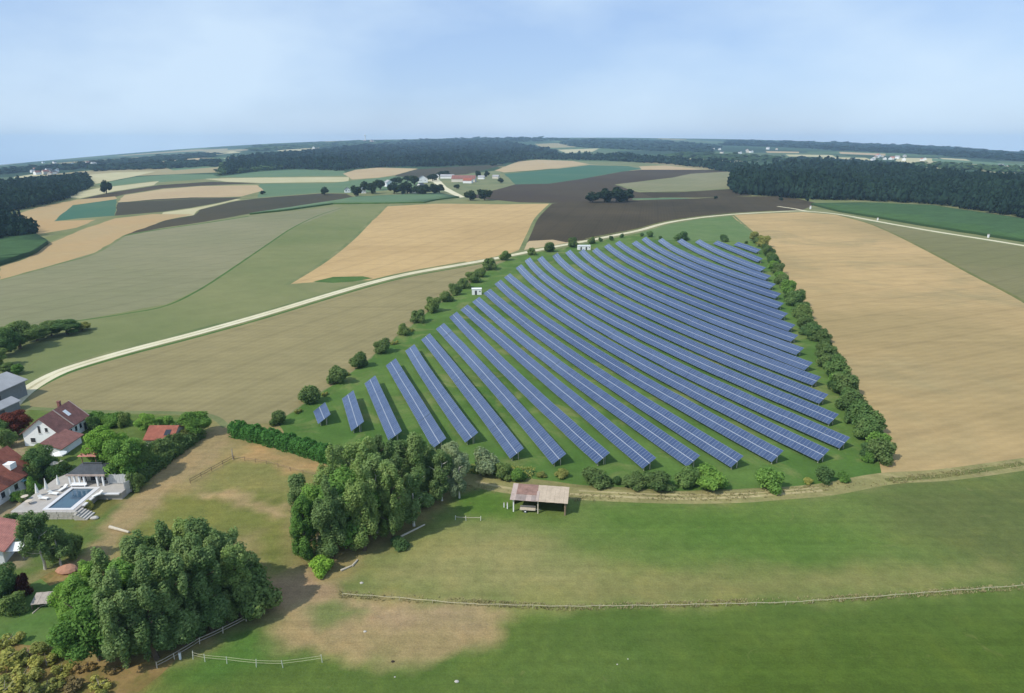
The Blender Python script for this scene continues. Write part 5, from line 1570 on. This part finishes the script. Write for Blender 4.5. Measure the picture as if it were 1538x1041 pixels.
# grey garden fence right of the pool house
gf = empty('garden_fence', (-82.3, 125.4, TZ), 0, 'pale grey board fence right of the pool house', 'fence')
for k in range(14):
    slab_piece('board', 'board_pale', -2.5 + k * .36, -2.5 + k * .36 + .33, -.03 + .02 * (k % 2), .02 + .02 * (k % 2), .1, 2.2 + .06 * math.sin(k), gf)
for k in range(4):
    slab_piece('post', 'metal_roof', -2.55 + k * 1.66, -2.43 + k * 1.66, .045, .17, 0, 2.35, gf)
gf = empty('garden_fence', (-79.7, 124.2, TZ), math.radians(70), 'short pale board fence turning the corner beside the big garden tree', 'fence')
for k in range(6):
    slab_piece('board', 'board_pale', -1.1 + k * .36, -1.1 + k * .36 + .33, -.03 + .02 * (k % 2), .02 + .02 * (k % 2), -1.2, 1.5, gf)
for k in range(2):
    slab_piece('post', 'metal_roof', -1.15 + k * 2.1, -1.03 + k * 2.1, .045, .17, -1.4, 1.6, gf)
# gazebo behind
gz = empty('gazebo', (-92.6, 133.6, TZ * .5 + 1.5), 0, 'small wooden gazebo with a red brown pyramid roof behind the pool house', 'gazebo')
for x in (-1.5, 1.5):
    for y in (-1.5, 1.5):
        slab_piece('post', 'wood', x - .08, x + .08, y - .08, y + .08, -2.5, 2.5, gz)
w = MB(); e = [(-2.1, -2.1, 2.5), (2.1, -2.1, 2.5), (2.1, 2.1, 2.5), (-2.1, 2.1, 2.5)]
for k in range(4): w.face([e[k], e[(k + 1) % 4], (0, 0, 4.4)])
w.face(e[::-1])
w.build('roof', M['tile_salmon'], gz)

# parasols, loungers, awning
def parasol(loc, label, cloth, h=2.6, open_=False, r_=1.3):
    p = empty('parasol', loc, 0, label, 'parasol', 'parasols of the pool terrace')
    mb = MB(); mb.tube([(0, 0, 0), (0, 0, h)], .035, 6); mb.build('pole', M['white_paint'], p)
    mb = MB(); mb.box(-.3, .3, -.3, .3, 0, .1); mb.build('base', M['stone'], p)
    mb = MB()
    if open_:
        n = 8
        ring = [Vector((math.cos(6.283 * k / n) * r_, math.sin(6.283 * k / n) * r_, h - .5)) for k in range(n)]
        for k in range(n):
            mb.face([ring[k], ring[(k + 1) % n], (0, 0, h + .05)])
            mb.face([ring[(k + 1) % n], ring[k], (0, 0, h - .02)])
    else:
        mb.tube([(0, 0, .75), (0, 0, 1.2), (0, 0, 1.9), (0, 0, h + .1)], [.36, .30, .2, .05], 9)
    mb.build('canopy', M[cloth], p)
for (x, y), lab in (((57, 745), 'closed white parasol left of the pool, the leftmost of the row'), ((71, 739), 'closed white parasol left of the pool, the tallest of the row'), ((89, 732), 'closed white parasol at the far left corner of the pool')):
    parasol(gp(x, y, TZ), lab, 'white_cloth', 3.0 if 'tallest' in lab else 2.7)
parasol(gp(18, 752, 0), 'slim closed white parasol at the left end of the terrace', 'white_cloth', 2.6)
parasol(gp(36, 732, 0), 'open turquoise parasol beside the red roofed house', 'teal_cloth', 2.6, True, 1.9)
parasol(gp(92, 693, 0), 'open white parasol in front of the white house wing', 'white_cloth', 2.5, True, 1.5)
parasol(gp(84, 708, TZ), 'open pale pink parasol between the bushes behind the terrace', 'beige_cloth', 2.4, True, .9)
parasol(gp(48, 690, 0), 'small open white parasol below the white gable', 'white_cloth', 2.2, True, 1.1)
def lounger(loc, rz, label):
    t = empty('sun_lounger', loc, rz, label, 'lounger', 'loungers by the pool')
    slab_piece('frame', 'white_paint', -1.0, 1.0, -.34, .34, .28, .34, t)
    slab_piece('cushion', 'white_cloth', -1.0, .35, -.32, .32, .343, .44, t)
    mb = MB(); mb.slab([(.37, -.32, .45), (1.05, -.32, .85), (1.05, .32, .85), (.37, .32, .45)], .09); mb.build('backrest', M['white_cloth'], t)
    for x in (-.9, .8):
        for y in (-.3, .24):
            slab_piece('leg', 'white_paint', x, x + .06, y, y + .06, 0, .28, t)
lounger(gp(66, 750, TZ), math.radians(170), 'white lounger beside the leftmost closed parasol')
lounger(gp(81, 743, TZ), math.radians(170), 'white lounger beside the tallest closed parasol')
lounger(gp(95, 736, TZ), math.radians(80), 'white lounger at the far left corner of the pool')
lounger(gp(147, 745, TZ), math.radians(60), 'white lounger on the right side of the pool')
for (x, y), lab in (((44, 757), 'low beige planter at the near left of the terrace'), ((38, 750), 'round beige garden table left of the pool terrace')):
    t = empty('garden_table', gp(x, y, TZ), 0, lab, 'table')
    mb = MB(); mb.tube([(0, 0, .68), (0, 0, .74)], .65, 12); mb.build('top', M['beige_cloth'], t)
    mb = MB(); mb.tube([(0, 0, 0), (0, 0, .68)], .08, 6); mb.build('leg', M['wood_grey'], t)
aw = empty('awning', gp(26, 838), math.radians(14), 'bright white awning on posts below the salmon roof', 'awning')
mb = MB(); mb.slab([(-2.0, -1.0, 2.1), (1.6, -1.2, 2.0), (1.9, 1.0, 2.5), (-2.0, 1.2, 2.6)], .06); mb.build('cloth', M['white_cloth'], aw)
for x, y, h in ((-1.9, -.9, 2.1), (1.5, -1.1, 2.0), (1.8, .9, 2.45), (-1.9, 1.1, 2.5)):
    slab_piece('post', 'steel', x - .04, x + .04, y - .04, y + .04, 0, h - .05, aw)
cv = empty('pergola', gp(36, 826), math.radians(14), 'turquoise glazed pergola roof beside the salmon roofed house', 'pergola')
mb = MB(); mb.slab([(-2.4, -.2, 2.4), (2.0, -.2, 2.4), (2.0, 2.6, 2.9), (-2.4, 2.6, 2.9)], .06); mb.build('roof', M['teal_cloth'], cv)
for x, y in ((-2.3, -.1), (1.9, -.1), (-2.3, 2.5), (1.9, 2.5)):
    slab_piece('post', 'wood_grey', x - .05, x + .05, y - .05, y + .05, 0, 2.3, cv)

# open field shed by the track
sh = empty('field_shed', (5.6, 118.4, 0), math.radians(-8), 'open wooden field shed with a half red, half beige sheet roof by the track', 'shed')
wd, dp, hf, hb_ = 10.6, 4.6, 2.75, 3.35
for k in range(int(wd / .35)):
    x = -wd / 2 + k * .35
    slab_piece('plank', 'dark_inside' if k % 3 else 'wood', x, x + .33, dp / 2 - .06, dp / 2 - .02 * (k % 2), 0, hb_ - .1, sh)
for k in range(int(dp / .4)):
    y = -dp / 2 + k * .4
    slab_piece('plank', 'wood', wd / 2 - .06, wd / 2 - .01 - .015 * (k % 2), y, y + .37, 0, hf + (hb_ - hf) * k / 11, sh)
    if y > .2: slab_piece('plank', 'wood', -wd / 2, -wd / 2 + .05, y, y + .37, 0, hf + (hb_ - hf) * k / 11, sh)
for x, m_ in ((-wd / 2 + .25, 'white_paint'), (-.2, 'wood_pale'), (wd / 2 - .2, 'wood')):
    slab_piece('post', m_, x - .11, x + .11, -dp / 2, -dp / 2 + .22, 0, hf - .02, sh)
slab_piece('beam', 'wood', -wd / 2 - .2, wd / 2 + .2, -dp / 2 + .003, -dp / 2 + .18, hf - .02, hf + .16, sh)
def roof_quad(x0, x1, y0f, y1f, lift=0):
    zy = lambda f: hf + .20 + (hb_ - hf) * f + lift
    yy = lambda f: -dp / 2 - .5 + (dp + .9) * f
    return [(x0, yy(y0f), zy(y0f)), (x1, yy(y0f), zy(y0f)), (x1, yy(y1f), zy(y1f)), (x0, yy(y1f), zy(y1f))]
def sheet(m_, x0, x1, f0, f1, lift):
    mb = MB(); mb.slab(roof_quad(x0, x1, f0, f1, lift), .05)
    mb.build('roof_sheet', M[m_], sh)
xs_ = np.linspace(-.5, 5.7, 8)
for k in range(7):
    sheet('beige_sheet', xs_[k], xs_[k + 1] - .015, 0, 1, .02 + .025 * (k % 2))
xs_ = np.linspace(-5.7, -.52, 6)
for k in range(5):
    sheet('pale_sheet' if k in (0, 3) else 'worn_sheet', xs_[k], xs_[k + 1] - .015, 0, .42, .012 * (k % 2))
    sheet('rust_sheet' if k else 'pale_sheet', xs_[k], xs_[k + 1] - .015, .36, 1, .055 + .012 * (k % 2))
sheet('pale_sheet', -.62, -.1, 0, .6, .09)
bt = empty('farm_trailer', gp(793, 768), math.radians(-6), 'pale flatbed farm trailer in the mouth of the field shed', 'trailer')
slab_piece('bed', 'wood_pale', -1.6, 1.5, -.6, .6, .55, .68, bt)
slab_piece('drawbar', 'steel', 1.5, 2.7, -.05, .05, .5, .58, bt)
for x in (-.5,):
    for y in (-.72, .61):
        mb = MB(); mb.tube([(x, y, .32), (x, y + .12, .32)], .32, 12); wl = mb.build('wheel', M['door_dark'], bt)
        mb = MB(); mb.tube([(x, y - .01, .32), (x, y + .13, .32)], .16, 8); mb.build('rim', M['white_paint'], wl)
slab_piece('side_board', 'wood_pale', -1.6, 1.5, .603, .65, .68, .95, bt)

# weathered hut at the left
ht = empty('weathered_hut', gp(70, 909), math.radians(8), 'low weathered hut with a grey brown plank roof left of the near grove', 'hut')
for k in range(7):
    mb = MB(); mb.slab([(-1.75 + k * .5, -1.0, 1.0 + .03 * (k % 2)), (-1.75 + k * .5 + .48, -1.0, 1.0 + .03 * (k % 2)), (-1.7 + k * .5 + .48, 1.1, 1.7 + .03 * (k % 2)), (-1.7 + k * .5, 1.1, 1.7 + .03 * (k % 2))], .05)
    mb.build('roof_plank', M['wood_grey'], ht)
for x in (-1.6, 1.6):
    for y, h in ((-.85, 1.0), (.95, 1.6)):
        slab_piece('post', 'wood', x - .07, x + .07, y - .07, y + .07, 0, h, ht)
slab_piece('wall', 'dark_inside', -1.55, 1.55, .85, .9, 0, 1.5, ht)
def log(label, a, b_, r_=.16, mat='wood_pale'):
    A, B = gp(*a), gp(*b_)
    mb = MB(); mb.tube([Vector((0, 0, r_ * .8)), B - A + Vector((0, 0, r_ * .8))], [r_, r_ * .7], 7)
    o = mb.build('log', M[mat], None, A)
    tag(o, label, 'log')
log('pale pole lying in the grass before the weathered hut', (49, 922), (62, 911), .1)
log('long pale pole lying along the front of the weathered hut', (60, 911), (86, 905), .1)
log('pale tree trunk lying at the lower corner of the dirt track', (165, 793), (194, 801), .3)
log('short pale log at the right foot of the middle grove', (602, 807), (638, 789), .2)
log('pale log lying right of the bright shrub at the middle grove', (512, 858), (528, 851), .2)
log('second pale log rising right of the bright shrub', (529, 851), (537, 842), .2)

# transformer cabins inside the array fence
for px, lab, w_, d_, h_ in (((716, 442), 'white transformer cabin with a dark door at the left array hedge', 4.6, 2.8, 2.7), ((877, 375), 'long white transformer cabin at the far left corner of the array', 8.6, 3.0, 2.8)):
    t = empty('transformer_cabin', gp(*px), math.radians(4), lab, 'cabin')
    slab_piece('wall', 'white_wall', -w_ / 2, w_ / 2, -d_ / 2, d_ / 2, -.2, h_, t)
    slab_piece('roof', 'white_paint', -w_ / 2 - .15, w_ / 2 + .15, -d_ / 2 - .15, d_ / 2 + .15, h_ + .003, h_ + .2, t)
    for x in ((-.4,) if w_ < 5 else (-2.2, 1.4)):
        slab_piece('door', 'door_dark', x - .5, x + .5, -d_ / 2 - .04, -d_ / 2 + .02, 0, 2.1, t)
    slab_piece('vent', 'steel', w_ / 2 - 1.2, w_ / 2 - .4, -d_ / 2 - .04, -d_ / 2 + .02, 1.4, 2.0, t)

# ------------------------------------------------------------------ fences
def fence(name, label, px, sp, h, rails, post_m, rail_m, pr=.05, rh=.05, group=None, sag=.04, jitter=.1, sd=3):
    rj = random.Random(sd)
    W = [gp(*p) for p in px]
    o = W[0].copy()
    root = empty(name, o, 0, label, 'fence', group)
    P = []
    for i in range(len(W) - 1):
        n = max(1, round((W[i + 1] - W[i]).length / sp))
        for k in range(n):
            P.append(W[i] + (W[i + 1] - W[i]) * (k / n))
    P.append(W[-1])
    mb = MB(); mb.tube([(0, 0, -.2), (0, 0, h)], [pr, pr * .9], 6)
    me = mb.mesh('post', M[post_m])
    for p in P:
        q = link('post', me, root, p - o)
        q.rotation_euler = (rj.uniform(-.07, .07), rj.uniform(-.07, .07), 0)
        q.scale = (1, 1, rj.uniform(.92, 1.08))
    for rz_ in rails:
        mb = MB()
        for a, b_ in zip(P, P[1:]):
            d = (b_ - a).normalized(); n = Vector((-d.y, d.x, 0)) * .012
            m_ = (a + b_) / 2 - o + Vector((0, 0, rz_ - sag))
            for s, e in ((a - o + Vector((0, 0, rz_)), m_), (m_, b_ - o + Vector((0, 0, rz_)))):
                u = Vector((0, 0, rh / 2))
                mb.hull8([s - n - u, e - n - u, e + n - u, s + n - u], [s - n + u, e - n + u, e + n + u, s + n + u])
        mb.build('tape' if 'tape' in rail_m else 'rail', M[rail_m], root)
    return root
fence('tape_fence', 'short white tape fence with white posts below the near grove', [(290, 990), (308, 994), (341, 997), (385, 1002), (425, 1003), (484, 995)], 30, 1.3, (.75, 1.15), 'fence_white', 'tape', .05, .022, sd=1)
fence('tape_fence', 'long pale tape fence crossing the meadow to the right frame edge', [(515, 896), (600, 902), (700, 911), (850, 915), (1000, 913), (1180, 909), (1300, 901), (1430, 891), (1538, 883), (1640, 875)], 5.2, .75, (.62,), 'wood_pale', 'tape', .03, .07, sd=2, sag=.12)
fence('rail_fence', 'old wooden rail fence along the right foot of the near grove', [(236, 1004), (262, 990), (300, 967), (335, 951), (370, 933), (408, 908)], 3.0, 1.1, (.5, .95), 'wood_pale', 'wood_grey', .07, .12, sd=3)
fence('rail_fence', 'wooden paddock rail fence rising to the corner pole', [(286, 726), (318, 708), (351, 690)], 2.6, 1.15, (.5, 1.0), 'wood', 'wood', .07, .12, sd=4)
fence('rail_fence', 'thin paddock rail fence from the corner pole towards the hedge', [(352, 690), (400, 697), (455, 712), (500, 722)], 3.4, 1.0, (.8,), 'wood', 'wood', .06, .10, sd=5)
fence('rail_fence', 'low pale fence left of the open shed', [(684, 781), (700, 782), (722, 782)], 2.2, 1.0, (.7,), 'fence_white', 'wood_pale', .07, .1, sd=6)
fence('rail_fence', 'low fence rail inside the right side of the middle grove', [(575, 772), (590, 770), (607, 772)], 2.4, 1.0, (.55, .9), 'fence_white', 'wood_pale', .07, .1, sd=7)
fence('wire_fence', 'thin fence between the garden hedge and the dirt track', [(176, 745), (210, 722), (240, 700), (272, 676), (300, 660)], 3.2, 1.1, (1.0,), 'wood_pale', 'wood_pale', .05, .06, sd=8)
def marker(px, label, h, w_, mat, cat='post', name='marker_post'):
    t = empty(name, gp(*px), 0, label, cat)
    slab_piece('pole', mat, -w_ / 2, w_ / 2, -w_ / 2, w_ / 2, -.1, h, t)
    slab_piece('cap', 'wood_grey' if mat != 'wood_grey' else 'wood', -w_ * .6, w_ * .6, -w_ * .6, w_ * .6, h, h + w_ * .4, t)
marker((350, 690), 'tall corner pole where two paddock fences meet', 2.6, .16, 'wood_grey')
marker((762, 764), 'short white post left of the open field shed', 1.3, .22, 'white_paint')
marker((757, 762), 'second short white post left of the open field shed', 1.0, .18, 'white_paint')
marker((271, 990), 'white post between the rail fence and the tape fence', 1.1, .24, 'white_paint')
marker((1217, 314), 'white roadside marker at the crest of the field road', 3.2, 1.3, 'white_paint')
marker((1318, 331), 'white roadside marker beside the maize, left one', 2.2, 1.0, 'white_paint')
marker((1484, 357), 'white roadside marker beside the maize, right one', 2.4, 1.0, 'white_paint')
def stone(label, px, s, mat='stone'):
    rs = random.Random(int(px[0]))
    bm = bmesh.new()
    bmesh.ops.create_icosphere(bm, subdivisions=2, radius=s)
    for v in bm.verts:
        v.co = Vector((v.co.x * rs.uniform(.9, 1.2), v.co.y * .8 * rs.uniform(.85, 1.1), v.co.z * .55 * rs.uniform(.8, 1.1) + s * .2))
    me = bpy.data.meshes.new('rock'); bm.to_mesh(me); bm.free()
    me.materials.append(M[mat])
    tag(link('rock', me, None, gp(*px)), label, 'rock')
stone('pale boulder on the lower edge of the terrace lawn', (142, 779), .75)
stone('pale boulder at the end of the garden fence', (190, 732), .7)
stone('second pale boulder below the garden fence end', (195, 738), .6)
stone('red clay heap below the drooping birch', (101, 858), 1.6, 'clay')
stone('small white stone in the lower meadow, below the dry patch', (686, 1024), .3, 'stone')
stone('tiny white stone in the lower meadow left of the small white one', (593, 1017), .13, 'stone')
stone('tiny white stone in the lower meadow, right of centre', (927, 998), .12, 'stone')
stone('tiny pale stone beside the one right of centre in the lower meadow', (943, 990), .11, 'stone')
stone('dark clod at the lower edge of the dry patch', (590, 994), .25, 'dark_inside')
stone('pale clod in the middle of the dry patch', (548, 949), .25, 'stone')
stone('pale wisp of straw on the meadow right of the bright shrub', (543, 876), .3, 'stone')

# ------------------------------------------------------------------ far hamlet and villages
def far_house(px, rz, hw, L, eave, ridge, wall, roof, label, group, cat='house', win=True):
    root, ro = gable('farm_house' if cat == 'house' else 'farm_building', label, cat, gp(*px), rz, hw, L, eave, ridge, M[wall], M[roof], .5, 0, group)
    if win:
        for u in (-L * .28, 0, L * .28):
            opening(root, 'window', '+x', hw, u, eave * .45, 1.3, 1.5, sill=False)
        for u in (-hw * .45, hw * .45):
            opening(root, 'window', '-y', L / 2, u, eave * .45, 1.3, 1.5, sill=False)
G1 = 'houses of the far hamlet'
far_house((522, 289), .3, 4, 9, 4, 7, 'white_wall', 'slate_roof', 'small white house at the left end of the far hamlet', G1)
far_house((545, 290), .2, 4.5, 10, 5.5, 9, 'white_wall', 'slate_roof', 'white gabled house standing alone between dark trees, left in the far hamlet', G1)
far_house((584, 280), .5, 6, 13, 6, 10, 'white_wall', 'metal_roof', 'white house behind dark trees, middle of the far hamlet', G1)
far_house((619, 290), .4, 4, 9, 4.5, 7.5, 'cream_wall', 'slate_roof', 'cream house at the field edge of the far hamlet', G1)
far_house((635, 274), .2, 8, 18, 7, 12, 'white_wall', 'slate_roof', 'largest white house of the far hamlet, behind the lane', G1)
far_house((632, 284), -.4, 5, 12, 5.5, 9, 'white_wall', 'slate_roof', 'white house before the largest one in the far hamlet', G1)
far_house((657, 268), .2, 3, 7, 6, 8.5, 'white_wall', 'slate_roof', 'narrow white house right of the largest one in the far hamlet', G1)
far_house((672, 268), 1.5, 5, 26, 4.5, 7.5, 'white_wall', 'metal_roof', 'long low white building left of the red barn', G1, 'farm building')
far_house((697, 273), 1.45, 9, 42, 5.5, 11, 'cream_wall', 'tile_brown', 'big barn with a long dull red roof right of the far hamlet', G1, 'barn', False)
far_house((703, 275), 1.4, 6, 15, 4.5, 8, 'white_wall', 'tile_red', 'small building with a red roof before the big barn', G1, 'farm building')
far_house((723, 269), 1.4, 4, 12, 4, 6.5, 'white_wall', 'metal_roof', 'low pale building right of the big red barn', G1, 'farm building')
far_house((745, 268), 1.2, 4, 12, 4, 6.5, 'cream_wall', 'metal_roof', 'pale shed at the edge of the teal crop', G1, 'shed', False)
rv = random.Random(9)
def village(name, px, n, wx, wy, size):
    lst = []
    for k in range(n):
        lst.append((px[0] + rv.uniform(-wx, wx), px[1] + rv.uniform(-wy, wy)))
    for k, (x, y) in enumerate(sorted(lst), 1):
        s = size * rv.uniform(.75, 1.25)
        root, ro = gable('village_house', f'tiny white house, {ORD[k]} from the left in {name}', 'house', gp(x, y), rv.uniform(-.6, .9), 4.6 * s, 12 * s, 5.2 * s, 8.5 * s, M['cream_wall' if k % 3 == 0 else 'white_wall'], M[rv.choice(['slate_roof', 'tile_brown', 'metal_roof', 'tile_salmon'])], .5, 0, f'houses of {name}')
village('the village behind the far left forest', (75, 259), 15, 26, 4.5, 1.0)
village('the far left valley settlement', (105, 247), 8, 40, 2.5, 1.2)
village('the hill village left of the middle forest', (445, 222.5), 10, 28, 1.6, 1.5)
village('the settlement on the horizon behind the forest', (557, 213.5), 6, 12, 1.2, 1.8)
village('the village beyond the right wood', (1350, 238), 14, 40, 3.5, 1.05)
village('the village at the right frame edge', (1512, 253), 10, 26, 3.5, 1.0)
village('the scattered farms beyond the ploughed land', (1120, 227), 9, 60, 4, 1.2)
# the water tower on the skyline
wt_ = empty('water_tower', gp(549, 213), 0, 'slim white water tower on the skyline above the middle forest', 'tower')
mb = MB(); mb.tube([(0, 0, 0), (0, 0, 46)], [6, 5], 10); mb.build('shaft', M['white_wall'], wt_)
mb = MB(); mb.tube([(0, 0, 46), (0, 0, 50), (0, 0, 58), (0, 0, 60)], [5.2, 9, 9, 6], 12); mb.build('tank', M['white_wall'], wt_)
